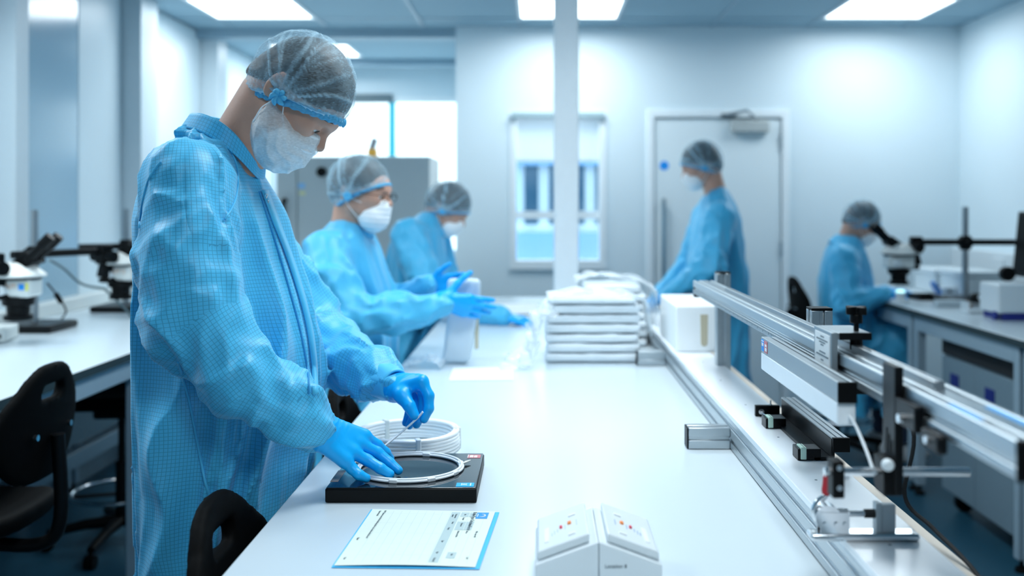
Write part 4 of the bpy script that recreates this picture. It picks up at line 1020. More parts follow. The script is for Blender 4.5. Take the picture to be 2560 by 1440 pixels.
def rowsW(tab, Y0, b, yc=None):
    """silhouette table (picture y, left, right) seen at depth Y0 -> torso rows in metres."""
    out = []
    for i, (y, l_, r_) in enumerate(tab):
        bz = b[i] if hasattr(b, '__len__') else b
        out.append((W(0, y, Y0)[2], W(l_, 0, Y0)[0], W(r_, 0, Y0)[0], yc[i] if yc is not None else Y0, bz))
    return out
# ---------------------------------------------------------------- the near worker
P1 = thing('person', 'tall worker in checked blue gown, hairnet and veiled mask bending over the black inspection box', 'person', (-.66, 2.09, 0))
rows = rowsW([(330, 492, 545), (362, 455, 580), (400, 415, 606), (450, 388, 646), (500, 375, 676), (550, 368, 695), (650, 362, 722), (750, 358, 757), (850, 352, 783), (950, 350, 794), (1040, 352, 784), (1150, 358, 766), (1300, 372, 735), (1440, 390, 735), (1760, 400, 735), (1850, 402, 735)], 2.09,
             [.045, .085, .135, .185, .21, .222, .215, .21, .21, .215, .22, .225, .23, .235, .24, .24])
S1, E1, R1 = W(468, 455, 1.91), W(486, 792, 1.84), W(792, 1070, 1.865)
S2, E2, R2 = W(560, 470, 2.29), W(775, 838, 2.36), W(985, 962, 2.10)
arm1 = [(S1, .088), (W(474, 640, 1.865), .088), (E1, .086), (W(600, 942, 1.84), .072), (W(725, 1022, 1.855), .056), (R1, .036)]
arm2 = [(S2, .085), (E2, .078), (W(880, 905, 2.24), .062), (W(945, 945, 2.15), .048), (R2, .037)]
CN, CE, CH = np.array([.60, 0, .80]), np.array([.80, 0, -.60]), np.array([.331, 0, .944]); CC = W(568, 352, 2.09) - CH * .026
def yoke(P, d):                                   # cloth rising from the shoulders to the foot of the collar
    q = P - CC.astype(np.float32); a = q @ CE.astype(np.float32); b_ = q[:, 1]; t = q @ CN.astype(np.float32) - .034 * b_ ** 2 / (a * a + b_ * b_ + 1e-5)
    e = np.maximum(-t, 0); r1 = .098 + .05 * e; r2 = .085 + 1.5 * e
    return smin(d, smax((np.sqrt((a / r1) ** 2 + (b_ / r2) ** 2) - 1) * .075, np.maximum(t, -t - .034), .016), .03)
g1, GV, GQ = gown(P1, rows, [arm1, arm2], .0068, .36, seed=3, foldT=.017, foldA=.012, yfolds=8., extra=yoke)
bv = bvh_of(GV, GQ)
def on_gown(px, py, off=.001):
    o_ = Vector((0, 0, HC)); d = Vector([float(c) for c in (W(px, py, 1.) - np.array([0, 0, HC]))]).normalized()
    hit, nn, _, _ = bv.ray_cast(o_, d)
    return None if hit is None else np.array(hit + nn.normalized() * off * (1 if nn.dot(d) < 0 else -1))
def seam(pts, r, name, mt, n=6):
    q = [on_gown(x, y) for x, y in [tuple(p) for p in spline([np.array(p) for p in pts], n)]]
    q = [p for p in q if p is not None]
    if len(q) > 3: M().tube(q, r, 6).build(name, mt, P1, True, smooth=80)
seam([(568, 366), (590, 410), (594, 455), (586, 505), (562, 548)], .0022, 'shoulder_seam', GOWNP)
seam([(402, 405), (374, 445), (356, 510), (349, 570)], .002, 'shoulder_seam', GOWNP)
seam([(447, 905), (474, 1010), (496, 1120), (522, 1240)], .0028, 'side_seam', GOWNP)
seam([(648, 480), (674, 560), (702, 650), (728, 740), (752, 830), (768, 920), (772, 985)], .0022, 'zip_line', GOWND)
pk = []
for x, y in spline([np.array(p) for p in ((658, 478), (688, 560), (722, 650), (752, 745), (772, 830), (783, 920), (786, 985))], 6):
    a, b_ = on_gown(x - 7, y, .004), on_gown(x + 7, y, .005)
    if a is not None and b_ is not None and np.linalg.norm(a - b_) < .05: pk.append((a, b_))
if len(pk) > 4:
    m_ = M(); n_ = len(pk); m_.add([p for q in pk for p in q], [(2 * i, 2 * i + 1, 2 * i + 3, 2 * i + 2) for i in range(n_ - 1)])
    pl_ = m_.build('placket', GOWNP, P1, True, smooth='all'); md = pl_.modifiers.new('thick', 'SOLIDIFY'); md.thickness = .004; md.offset = 0
q = on_gown(660, 496, .004)
if q is not None: M().obox(q, (.006, .006, .016), rotm(0, .3, 0)).obox(q + (.004, -.003, -.016), (.004, .003, .022), rotm(0, .25, 0)).build('zip_puller', STEEL, P1, True, bev=.0012)
collar(P1, W(568, 352, 2.09), (.60, 0, .80), (.80, 0, -.60), .093, .079, .038, flare=.010, rise=.0, hdir=(.33, 0, .94), saddle=.034)
head(P1, W(759, 216, 2.09), math.radians(49), 0, 1, neck=W(590, 385, 2.09), chest=(W(560, 500, 2.09), np.array([.075, .11, .075])), h=.0034, big=True, seed=1)
cuff_band(P1, R1, W(725, 1022, 1.855), .0325); cuff_band(P1, R2, W(945, 945, 2.15), .0335)
# right hand, flat on the box, fingers spread
def Q3(cx, cy, Y): return W(760 + cx / 4.364, 900 + cy / 4.364, Y)
w0 = Q3(165, 770, 1.868)
mcp = [Q3(655, 835, 1.925), Q3(592, 915, 1.905), Q3(520, 1005, 1.882), Q3(440, 1092, 1.862)]
wb = [Q3(205, 690, 1.885), Q3(190, 735, 1.875), Q3(170, 785, 1.866), Q3(150, 850, 1.856)]
palm = [(a, b_, .0185, .0145) for a, b_ in zip(wb, mcp)]
ring_z = .9485
def tipz(cx, cy, z):
    py = 900 + cy / 4.364; Y = F * (HC - z) / (py - CY); return W(760 + cx / 4.364, py, Y)
fing = [[(mcp[0], .0118), (Q3(800, 930, 1.945), .0108), (Q3(890, 1010, 1.955), .0098), (Q3(940, 1075, 1.962), .0085)],
        [(mcp[1], .0120), (Q3(800, 1010, 1.922), .0112), (Q3(930, 1120, 1.918), .0102), (tipz(1030, 1205, ring_z), .0088)],
        [(mcp[2], .0116), (Q3(690, 1092, 1.892), .0110), (Q3(830, 1180, 1.886), .0102), (tipz(938, 1245, ring_z), .0088)],
        [(mcp[3], .0112), (Q3(520, 1180, 1.863), .0104), (Q3(595, 1250, 1.858), .0096), (tipz(680, 1290, ring_z - .001), .0084)]]
th = [(Q3(330, 820, 1.905), .016), (Q3(470, 900, 1.945), .013), (Q3(560, 960, 1.965), .011), (Q3(610, 1010, 1.972), .0095)]
palm.append((wb[0], th[0][0], .018, .016)); fing.append(th)
glove(P1, palm, fing, (w0, Q3(-120, 560, 1.865), .030, .033), .0022)
# left hand, pinching a thin tube between thumb and first finger
def Q4(cx, cy, Y): return W(760 + cx / 4.364, 900 + cy / 4.364, Y)
w0 = Q4(985, 300, 2.105)
mcp = [Q4(1285, 235, 2.055), Q4(1245, 225, 2.078), Q4(1195, 225, 2.100), Q4(1150, 240, 2.120)]
wb = [Q4(1010, 320, 2.085), Q4(1010, 280, 2.10), Q4(1000, 270, 2.115), Q4(985, 270, 2.128)]
palm = [(a, b_, .0185, .0145) for a, b_ in zip(wb, mcp)]
fing = [[(mcp[0], .0120), (Q4(1362, 390, 2.046), .0112), (Q4(1362, 530, 2.040), .0104), (Q4(1310, 645, 2.036), .0090)],
        [(mcp[1], .0120), (Q4(1310, 420, 2.068), .0110), (Q4(1290, 570, 2.062), .0102), (Q4(1228, 702, 2.058), .0090)],
        [(mcp[2], .0114), (Q4(1250, 430, 2.092), .0106), (Q4(1215, 590, 2.085), .0098), (Q4(1150, 715, 2.078), .0086)],
        [(mcp[3], .0104), (Q4(1190, 440, 2.112), .0098), (Q4(1150, 580, 2.105), .0090), (Q4(1110, 685, 2.096), .0080)]]
th = [(Q4(1075, 390, 2.052), .0165), (Q4(1150, 500, 2.034), .0128), (Q4(1205, 605, 2.028), .0105)]
palm.append((wb[0], th[0][0], .019, .0168)); fing.append(th)
glove(P1, palm, fing, (w0, Q4(760, 170, 2.15), .030, .033), .0022)
tb = thing('thin_tube', 'thin clear tube pinched in the near worker\'s raised gloved fingers', 'tube', Q4(1240, 640, 2.026))
M().tube(spline([Q4(1296, 566, 2.022), Q4(1230, 640, 2.024), Q4(1060, 790, 2.02), Q4(880, 935, 2.0), Q4(780, 1010, 1.99)], 6), .0021, 8).build('tube', TUBEM, tb, True, smooth=60)
legs(P1, [(-.70, 2.0), (-.70, 2.18)], [(-.72, 1.98), (-.70, 2.22)], .9)
for x, y in ((-.78, 1.98), (-.76, 2.22)): shoe(P1, x, y, 1)

# ---------------------------------------------------------------- woman holding the white bag
P2 = thing('person', 'worker in blue gown, hairnet, glasses and white mask holding up a white bag', 'person', (-.72, 3.55, 0))
rows = rowsW([(540, 842, 890), (560, 825, 915), (585, 800, 930), (620, 778, 945), (670, 768, 962), (720, 768, 982), (780, 772, 988), (840, 780, 992), (900, 786, 992), (1000, 792, 990), (1150, 795, 988), (1240, 795, 988)], 3.6,
             [.06, .13, .185, .205, .205, .19, .185, .19, .20, .215, .225, .23])
S1, E1, R1 = W(812, 632, 3.42), W(868, 792, 3.30), W(1106, 764, 3.36)
S2, E2, R2 = W(880, 640, 3.76), W(975, 775, 3.78), W(1070, 712, 3.55)
gown(P2, rows, [[(S1, .082), (W(832, 710, 3.34), .082), (E1, .078), (W(985, 785, 3.31), .066), (R1, .044)], [(S2, .08), (E2, .07), (R2, .040)]], .0095, .42, seed=11, foldT=.014, foldA=.013)
collar(P2, W(889, 560, 3.58), (.50, 0, .87), (.87, 0, -.50), .072, .066, .042)
head(P2, W(903, 462, 3.55), math.radians(6), math.radians(-16), 1, neck=W(868, 585, 3.58), chest=(W(870, 640, 3.6), np.array([.075, .11, .075])), h=.006, cap=(-.012, 0, .0, .112, .88), hair=HAIR, glasses=True, seed=4, maskdrop=.012)
cuff_band(P2, R1, E1, .037)
posed_hand(P2, W(1104, 752, 3.36), (.95, .10, -.20), (.2, 0, 1), (0, -1, 0), [(10, 16, 10), (10, 18, 12), (12, 20, 14), (14, 24, 16)], 1.0, (1.15, .15), .3, fore=E1)
posed_hand(P2, W(1072, 714, 3.56), (.95, -.10, .12), (-.1, 0, 1), (0, 1, 0), [(14, 22, 16)] * 4, .84, (.75, .1), .5, fore=E2)
legs(P2, [(-.70, 3.5), (-.70, 3.68)], [(-.72, 3.5), (-.72, 3.7)], .9)
for y in (3.5, 3.7): shoe(P2, -.78, y, 1)
# ---------------------------------------------------------------- man reaching over the bench
P3 = thing('person', 'worker in blue gown and grey hairnet leaning to reach across the bench end', 'person', (-.64, 5.0, 0))
rows = rowsW([(530, 1052, 1098), (548, 1030, 1106), (570, 1003, 1110), (605, 978, 1114), (650, 966, 1118), (700, 964, 1120), (760, 966, 1110), (820, 968, 1098), (900, 970, 1092), (1050, 972, 1090)], 5.0,
             [.06, .13, .19, .22, .225, .215, .21, .21, .22, .23])
S1, E1, R1 = W(1022, 590, 4.80), W(1082, 748, 4.66), W(1256, 792, 4.52)
S2, E2, R2 = W(1085, 590, 5.22), W(1125, 735, 5.30), W(1175, 765, 5.05)
gown(P3, rows, [[(S1, .09), (E1, .078), (W(1180, 776, 4.58), .062), (R1, .046)], [(S2, .085), (E2, .07), (R2, .042)]], .012, .40, seed=21, foldT=.014, foldA=.012)
collar(P3, W(1090, 556, 5.0), (.62, 0, .78), (.78, 0, -.62), .078, .072, .042)
head(P3, W(1122, 509, 5.0), math.radians(30), math.radians(-4), 1, neck=W(1078, 580, 5.0), chest=(W(1062, 620, 5.0), np.array([.08, .11, .08])), h=.007, hair=HAIRG, cap=(-.005, 0, 0, .117, .88), seed=9)
cuff_band(P3, R1, E1, .040)
posed_hand(P3, W(1258, 791, 4.52), (.92, -.1, -.16), (.1, .9, .1), (0, -.2, 1), [(14, 22, 16)] * 4, 1.0, (.5, .3), .6, fore=E1)
posed_hand(P3, W(1176, 765, 5.05), (.9, -.3, -.2), (.2, -.9, .1), (0, 0, 1), [(14, 22, 16)] * 4, 1.0, (.5, .3), .6, fore=E2, h=.006)
legs(P3, [(-.62, 4.9), (-.62, 5.1)], [(-.66, 4.9), (-.66, 5.12)], .9)
for y in (4.9, 5.12): shoe(P3, -.72, y, 1)
# ---------------------------------------------------------------- man at the right, facing left
P4 = thing('person', 'tall worker in blue gown and mask facing left in front of the white door', 'person', (.93, 5.5, 0))
rows = rowsW([(468, 1780, 1815), (490, 1762, 1826), (515, 1748, 1838), (550, 1734, 1850), (600, 1724, 1860), (650, 1716, 1863), (720, 1712, 1866), (800, 1708, 1868), (860, 1712, 1870), (925, 1722, 1872), (1040, 1725, 1874)], 5.5,
             [.06, .13, .19, .22, .225, .215, .21, .215, .225, .23, .235])
S1, E1, R1 = W(1798, 545, 5.30), W(1775, 672, 5.17), W(1662, 742, 5.16)
S2, E2, R2 = W(1765, 545, 5.72), W(1722, 665, 5.78), W(1645, 742, 5.66)
gown(P4, rows, [[(S1, .09), (E1, .08), (R1, .046)], [(S2, .085), (E2, .07), (R2, .044)]], .0115, .30, seed=31, foldT=.014, foldA=.013)
collar(P4, W(1788, 500, 5.5), (-.50, 0, .87), (-.87, 0, -.50), .078, .072, .045)
head(P4, W(1753, 403, 5.5), math.radians(14), 0, -1, neck=W(1795, 510, 5.5), chest=(W(1800, 560, 5.5), np.array([.08, .11, .08])), h=.007, cap=(-.005, 0, 0, .117, .88), seed=13)
posed_hand(P4, W(1658, 744, 5.16), (-.86, -.05, -.5), (.0, 1, .1), (-.3, 0, .9), [(14, 20, 14)] * 4, 1.0, (.5, .3), .7, fore=E1, h=.006)
posed_hand(P4, W(1642, 744, 5.66), (-.86, -.05, -.5), (.0, -1, .1), (-.3, 0, .9), [(14, 20, 14)] * 4, 1.0, (.5, .3), .7, fore=E2, h=.006)
legs(P4, [(.98, 5.4), (.98, 5.6)], [(1.0, 5.4), (1.0, 5.62)], .9)
for y in (5.4, 5.62): shoe(P4, 1.06, y, -1)
# ---------------------------------------------------------------- seated microscope user
P5 = thing('person', 'seated worker in blue gown and hairnet looking into the microscope by the right wall', 'person', (1.72, 5.75, 0))
rows = rowsW([(582, 2088, 2140), (600, 2078, 2152), (625, 2068, 2160), (660, 2058, 2170), (700, 2050, 2178), (750, 2047, 2182), (800, 2047, 2186), (840, 2052, 2190), (860, 2058, 2190)], 5.75,
             [.07, .14, .19, .21, .215, .21, .205, .21, .20])
S1, E1, R1 = W(2108, 648, 5.56), W(2122, 764, 5.46), W(2210, 735, 5.42)
S2, E2, R2 = W(2130, 650, 5.95), W(2160, 760, 6.0), W(2213, 730, 5.78)
HP = np.array([1.66, 5.75, .70])
def lap(P, d):
    for y in (-.11, .11):
        a = HP + (0, y, 0); kx = HP + (.36, y * 1.2, .0); d = smin(d, s_cap(P, a, kx, .105, .095), .05); d = smin(d, s_cap(P, kx, kx + (.01, 0, -.40), .095, .105), .05)
    return smin(d, s_box(P, HP + (.20, 0, -.1), (.17, .17, .15), .06), .06)
rows.append((.46, 1.62, 1.90, 5.75, .2))
gown(P5, rows, [[(S1, .088), (E1, .08), (R1, .046)], [(S2, .085), (E2, .07), (R2, .044)], [(HP + (.36, -.13, .0), .09), (HP + (.37, -.13, -.40), .10)]], .0125, .26, seed=41, foldT=.012, foldA=.012, extra=lap)
collar(P5, W(2116, 606, 5.75), (.55, 0, .84), (.84, 0, -.55), .078, .072, .042)
head(P5, W(2156, 546, 5.72), math.radians(24), 0, 1, neck=W(2112, 625, 5.75), chest=(W(2115, 670, 5.75), np.array([.08, .11, .08])), h=.007, hair=HAIRG, cap=(-.005, 0, 0, .112, .88), scale=.96, seed=17)
posed_hand(P5, W(2214, 734, 5.42), (.85, .30, -.03), (-.2, .9, .2), (0, -.3, 1), [(24, 34, 24)] * 4, 1.0, (.5, .3), .6, fore=E1, h=.005)
posed_hand(P5, W(2217, 729, 5.78), (.95, -.1, -.03), (.1, -.95, .2), (0, .3, 1), [(16, 24, 18)] * 4, 1.0, (.5, .3), .6, fore=E2, h=.006)
for y in (-.13, .13): M().tube([HP + (.36, y, -.3), HP + (.37, y, -.58)], .06, 14).build('trouser_leg', TROU, P5, True, smooth=60); shoe(P5, 1.98, 5.75 + y, 1)
# ================================================================ moulded lab chairs
def lab_chair(label, loc, rz, sh=.66):
    t = thing('lab_chair', label, 'chair', loc, rz, 'black moulded lab chairs')
    def fb(P):                                      # backrest: curved shell, narrow rounded top, grip slot
        q = P.copy(); q[:, 0] = q[:, 0] - .75 * q[:, 1] ** 2 + .10 * (q[:, 2] - sh - .2)
        zz = np.clip((q[:, 2] - sh - .12) / .27, 0, 1); w_ = .185 + .035 * np.sin(PI * np.clip(zz * 1.25, 0, 1)) - .075 * zz ** 3
        c = q - np.array([-.235, 0, sh + .235], np.float32); sc_ = (.20 / w_); c[:, 1] *= sc_
        a = np.abs(c) / np.array([1, .20, .155], np.float32); k = (a[:, 1] ** 3 + a[:, 2] ** 3) ** (1 / 3.)
        d = smax((k - 1) * .15, np.abs(c[:, 0]) - .0145, .013)
        return smax(d, -s_box(q, (-.235, 0, sh + .315), (.12, .054, .019), .017), .006)
    V, Q = implicit(fb, (-.33, -.25, sh + .04), (-.12, .25, sh + .42), .009, 2)
    b_ = mesh_obj('backrest', V, None, PU, t, False, 'all', flat_quads=Q)
    for y in (-.09, .09): M().cyl((-.252, y, sh + .21), (-.262, y, sh + .21), .008, n=14).build('bolt', STEEL, b_, smooth=40)
    def fs(P):
        q = P.copy(); q[:, 2] += .04 * np.clip((q[:, 0] - .10) / .14, 0, 1) ** 2 - .02 * np.clip((-.1 - q[:, 0]) / .1, 0, 1)
        c = q - np.array([0.01, 0, sh - .03], np.float32); a = np.abs(c) / np.array([.225, .22, 1], np.float32); k = (a[:, 0] ** 3.2 + a[:, 1] ** 3.2) ** (1 / 3.2)
        top = .012 * (q[:, 1] / .2) ** 2
        return smax((k - 1) * .2, np.abs(c[:, 2] - top) - .028, .026)
    V, Q = implicit(fs, (-.25, -.26, sh - .12), (.27, .26, sh + .05), .011, 2)
    mesh_obj('seat', V, None, PU, t, False, 'all', flat_quads=Q)
    M().tube(spline([(-.05, 0, sh - .085), (-.22, 0, sh - .09), (-.275, 0, sh - .02), (-.268, 0, sh + .2)], 6), .018, 10).build('back_support', BLACK, t, smooth=60)
    m_ = M().box(-.10, .10, -.07, .07, sh - .105, sh - .066); m_.build('tilt_mechanism', BLACK, t, bev=.012)
    M().tube([(.02, -.06, sh - .09), (.05, -.16, sh - .095), (.05, -.20, sh - .10)], .006, 8).build('lever', BLACK, t, smooth=60)
    M().cyl((0, 0, .10), (0, 0, .36), .026).cyl((0, 0, .36), (0, 0, sh - .1), .015).build('gas_column', BLACKA, t, smooth=40)
    fr = M().tube([(.20 * math.cos(a), .20 * math.sin(a), .23) for a in np.linspace(0, 2 * PI, 40, endpoint=False)], .010, 8, True).build('foot_ring', STEEL, t, smooth=60)
    m_ = M()
    for k in range(3): a = 2 * PI * k / 3 + .4; m_.tube([(.02 * math.cos(a), .02 * math.sin(a), .22), (.20 * math.cos(a), .20 * math.sin(a), .23)], .008, 6)
    m_.build('ring_spoke', BLACK, fr, smooth=60)
    for k in range(5):
        a = 2 * PI * k / 5 + .2; c, s = math.cos(a), math.sin(a)
        ar = M().tube([(.02 * c, .02 * s, .105), (.14 * c, .14 * s, .10), (.29 * c, .29 * s, .075)], [.026, .022, .016], 10).build('base_arm', BLACK, t, smooth=60)
        M().cyl((.29 * c - .02 * s, .29 * s + .02 * c, .027), (.29 * c + .02 * s, .29 * s - .02 * c, .027), .027, n=18).cyl((.29 * c, .29 * s, .03), (.29 * c, .29 * s, .075), .008).build('caster', BLACK, ar, smooth=40)
    return t
ch = lab_chair('black lab chair in the front corner, its rounded back pressed against the middle bench', (-.295, 1.665, 0), 0., .585)
ch2 = lab_chair('black lab chair at the left bench nearest the viewer, slotted back turned this way', (-1.535, 2.62, 0), PI, .655)
dup(ch2, (-1.79, 4.27, 0), PI + .1, 'black lab chair tucked under the left bench behind the blue gown')
dup(ch, (-.30, 2.70, 0), 0.05, 'black lab chair at the middle bench, half hidden behind the near worker\'s forearm')
dup(ch2, (1.715, 5.75, 0), 0., 'black lab chair carrying the seated microscope user, its back edge showing')

# ================================================================ boom microscopes
def boom_microscope(label, x, y, zb, ang, eye, text_, lab2=True, far=.38, bar_back=.10):
    t = thing('boom_microscope', label, 'microscope', (x, y, zb))
    dx, dy = math.cos(ang), math.sin(ang)
    def B(r, s=0., z=0.): return np.array([r * dx - s * dy, r * dy + s * dx, z])
    M().box(-.13, .13, -.13, .13, .0, .032).build('base_slab', BLACKA, t, bev=.01, seg=3)
    M().cyl((0, 0, .03), (0, 0, .515), .0165, n=20).build('pole', ALUD, t, smooth=40)
    cl = M().cyl((0, 0, .285), (0, 0, .36), .030, n=20); cl.obox((0, 0, .325), (.062, .062, .05), rotm(0, 0, ang)); cl = cl.build('boom_clamp', BLACK, t, bev=.006)
    M().cyl(B(0, .03, .325), B(0, .075, .325), .016, n=14).build('clamp_knob', BLACK, cl, smooth=40); M().cyl(B(.0, -.03, .30), B(0, -.06, .30), .012, n=12).build('clamp_knob', BLACK, cl, smooth=40)
    M().cyl(B(-bar_back, 0, .325), B(far, 0, .325), .0165, n=18).build('boom_bar', BLACK, t, smooth=40)
    hx, hy, _ = B(far + .09)
    m_ = M(); m_.obox(B(far, 0, .31), (.06, .055, .09), rotm(0, 0, ang)).obox(B(far + .01, 0, .25), (.05, .05, .10), rotm(0, .25, ang)).obox(B(far + .05, 0, .19), (.13, .05, .022), rotm(0, 0, ang))
    fm_ = m_.build('focus_mount', BLACK, t, bev=.007)
    for s in (-1, 1): M().cyl(B(far, .03 * s, .30), B(far, .07 * s, .30), .026, n=20).build('focus_knob', BLACK, fm_, smooth=40)
    hd = M().box(hx - .07, hx + .07, hy - .055, hy + .055, .185, .262).build('head_body', WPL2, t, bev=.014, seg=3)
    M().lathe([(0, .262), (.098, .262), (.101, .270), (.075, .292), (.048, .318), (0, .322)], (hx, hy, 0), 28).build('head_cone', WPL2, t, smooth=50)
    M().lathe([(0, .252), (.082, .252), (.082, .263), (0, .263)], (hx, hy, 0), 28).build('dark_collar', BLACK, t, smooth=50)
    M().lathe([(0, .185), (.060, .185), (.056, .155), (.042, .15), (.040, .118), (.052, .115), (.052, .098), (0, .098)], (hx, hy, 0), 28).build('objective', BLACK, t, smooth=40)
    ex = eye; m_ = M()
    m_.obox((hx + ex * .035, hy, .318), (.075, .09, .05), rotm(0, -ex * .6, 0))
    for s in (-.032, .032):
        a = np.array([hx + ex * .05, hy + s, .325]); d = np.array([ex * .70, 0, .71])
        m_.cyl(a, a + d * .085, .0165, n=16).cyl(a + d * .075, a + d * .13, .021, n=16)
    m_.build('eyepiece_tube', BLACK, t, bev=.003)
    M().cyl((hx - .03, hy - .055, .215), (hx - .03, hy - .082, .215), .021, .019, n=20).cyl((hx - .03, hy + .055, .215), (hx - .03, hy + .082, .215), .021, .019, n=20).build('zoom_knob', WPL, t, smooth=40)
    if lab2:
        M().box(hx + .030, hx + .052, hy - .0565, hy - .055, .215, .238).build('blue_label', BLUE, hd)
        M().box(hx + .055, hx + .066, hy - .0565, hy - .055, .213, .241).build('yellow_label', pm('yellow label', (.75, .75, .15), .6), hd)
    q = text('lettering', text_, .026, (hx + .006, hy - .0558, .229), (1, 0, 0), (0, 0, 1), pm('orange print', (.90, .45, .25), .6), t, world=False)
    q.parent = hd
    return t
boom_microscope('boom microscope at the front left, white head cut by picture edge, orange lettering', -2.27, 3.43, .92, math.radians(54), 1, 'BUT 1')
boom_microscope('boom microscope on left bench with tall pole, black arm and square black foot', -2.165, 4.27, .92, math.radians(60), 1, 'BUT 2', False, .34)
boom_microscope('farther boom microscope on left bench, partly hidden behind the near worker', -2.10, 5.06, .92, math.radians(30), 1, 'BUT 3', False, .36, .22)
ms = boom_microscope('boom microscope on the right bench used by the seated worker', 2.285, 5.34, .93, math.radians(177), -1, '', False, .26, .26)
il = thing('lamp_base', 'small white lit stage lamp under the right bench microscope', 'lamp', (1.945, 5.36, .93))
M().lathe([(0, 0), (.05, 0), (.05, .012), (.026, .02), (.026, .055), (0, .055)], (0, 0, 0), 24).build('housing', WPL, il, smooth=40)
M().lathe([(0, .055), (.024, .055), (.022, .066), (0, .070)], (0, 0, 0), 24).build('lens', emit_mat('lamp lens glow', (.5, .95, 1.0), 2.0), il, smooth=40)
for lab, p0, p1, p2, p3, r in (('grey cable looping from the left bench microscope down behind the bench items', W(125, 650, 4.1), W(160, 672, 4.25), W(205, 710, 4.4), W(262, 722, 4.6), .006),
                               ('thin black lead with an inline plug hanging beside the left wall trunking', W(118, 708, 4.2), W(140, 735, 4.25), W(165, 775, 4.3), W(155, 796, 4.25), .004)):
    c = thing('cable', lab, 'cable', p0); m_ = M().tube(spline([p0, p1, p2, p3], 8), r, 8); m_.build('lead', pm('grey cable', (.12, .18, .20), .6) if r > .005 else BLACKM, c, True, smooth=60)
    if r < .005: M().cyl(p1, p1 + (p2 - p1) * .5, .011, n=12).build('plug', BLACK, c, True, smooth=40)
    else: M().tube(spline([p3, p3 + (.05, .1, -.1), (p3[0] + .06, p3[1] + .15, .924)], 5), r, 8).build('lead', MATS['grey cable'], c, True, smooth=60)
pw = thing('power_unit', 'low beige power unit at the front left corner of left bench', 'power unit', (-2.19, 3.93, .92), .25)
M().box(-.13, .10, -.10, .10, .004, .055).build('case', WPL2, pw, bev=.006, seg=3)
m_ = M()
for s in (-.08, .08): m_.cyl((s - .015, -.07, 0), (s - .015, -.07, .006), .012).cyl((s - .015, .07, 0), (s - .015, .07, .006), .012)
m_.build('rubber_foot', BLACKM, pw)
M().box(.06, .085, -.102, -.099, .02, .035).build('switch', BLACK, pw)
# ================================================================ cabinet and window-side things
cbt = thing('cabinet', 'tall grey steel cabinet with black handle standing before the bright window', 'cabinet', (-1.12, 6.3, 0))
M().box(-1.586, -.658, 6.02, 6.55, .05, 1.748).box(-1.57, -.67, 6.04, 6.53, 0, .05).build('carcass', CABG, cbt, True, bev=.004)
for a, b_ in ((-1.584, -1.462), (-1.456, -.660)):
    dd = M().box(a, b_, 6.0, 6.02, .06, 1.744).build('door', CABG, cbt, True, bev=.003)
    if b_ < -1.4: M().tube(spline([(-1.53, 6.0, 1.48), (-1.53, 5.955, 1.48), (-1.53, 5.95, 1.40), (-1.53, 5.955, 1.32), (-1.53, 6.0, 1.32)], 4), .013, 8).build('handle', BLACK, dd, True, smooth=60)
    else:
        M().cyl((-1.31, 6.0, 1.653), (-1.31, 5.98, 1.653), .03, n=20).build('lock', BLACK, dd, True, smooth=40)
        M().box(-1.452, -1.412, 5.997, 6.0, 1.555, 1.585).build('sticker', pm('pale blue sticker', (.30, .60, .90), .5), dd, True); M().box(-1.445, -1.41, 5.997, 6.0, 1.515, 1.535).build('sticker', pm('pale yellow sticker', (.85, .82, .45), .5), dd, True)
        M().box(-1.445, -1.395, 5.996, 6.0, 1.13, 1.20).build('sticker', NAVY, dd, True)  # flat navy patch added in place of a blue bottle
tl = thing('hand_tool', 'small yellow and grey hand tool standing on top of the cabinet', 'tool', (-1.038, 6.2, 1.748))
M().box(-.028, .028, -.03, .03, 0, .055).build('yellow_grip', AMBER, tl, bev=.008); M().obox((.006, 0, .085), (.036, .05, .075), rotm(0, .3, 0)).build('grey_head', ALUD, tl, bev=.006)

# ================================================================ packets, bag and films on the bench
CRUMP = pm('soft white packet', (.82, .88, .92), .38, var=.03, scale=12, bump=.35, bscale=22, spec=.4)
def packet(lab, x0, x1, y0, y1, z, h, seed, rz=0., top=None):
    t = thing('packet', lab, 'packet', ((x0 + x1) / 2, (y0 + y1) / 2, z), rz, 'soft white packets stacked on the bench')
    hx, hy = (x1 - x0) / 2, (y1 - y0) / 2
    def fn(P):
        n = .006 * (vnoise(P * 17 + seed, seed) - .5) + .004 * ridge(22 * P[:, 0] + 14 * P[:, 1] + 6 * vnoise(P * 9 + seed, seed + 3)) ** 2
        return s_box(P, (0, 0, h / 2), (hx, hy, h / 2), .006) - n * np.clip(P[:, 2] / h, .25, 1) + .003
    V, Q = implicit(fn, (-hx - .02, -hy - .02, -.01), (hx + .02, hy + .02, h + .02), .0095, 1)
    V[:, 2] = np.maximum(V[:, 2], .0006)
    mesh_obj('pouch', V, None, CRUMP, t, False, 'all', flat_quads=Q)
nm = ('lowest', 'second lowest', 'third from the bottom', 'middle', 'third from the top', 'second from the top')
for k in range(6):
    packet('soft white packet in the tall front stack by the jig, %s' % nm[k], .020 + .004 * math.sin(k * 2), .352 + .004 * math.sin(k * 3), 3.435, 3.72, .911 + .0335 * k, .0334, k, .01 * math.sin(2 * k))
packet('soft white packet on the very top of the tall front stack', .03, .34, 3.43, 3.70, 1.112, .022, 8)
for k in range(6):
    packet('soft white packet in the rear stack before the column, %s' % nm[k], .155, .42, 3.82, 4.12, .911 + .034 * k, .0325, 20 + k, .03 * math.sin(2 * k))
packet('crumpled white packet lying uneven on top of the rear stack', .17, .40, 3.84, 4.10, 1.115, .034, 31)
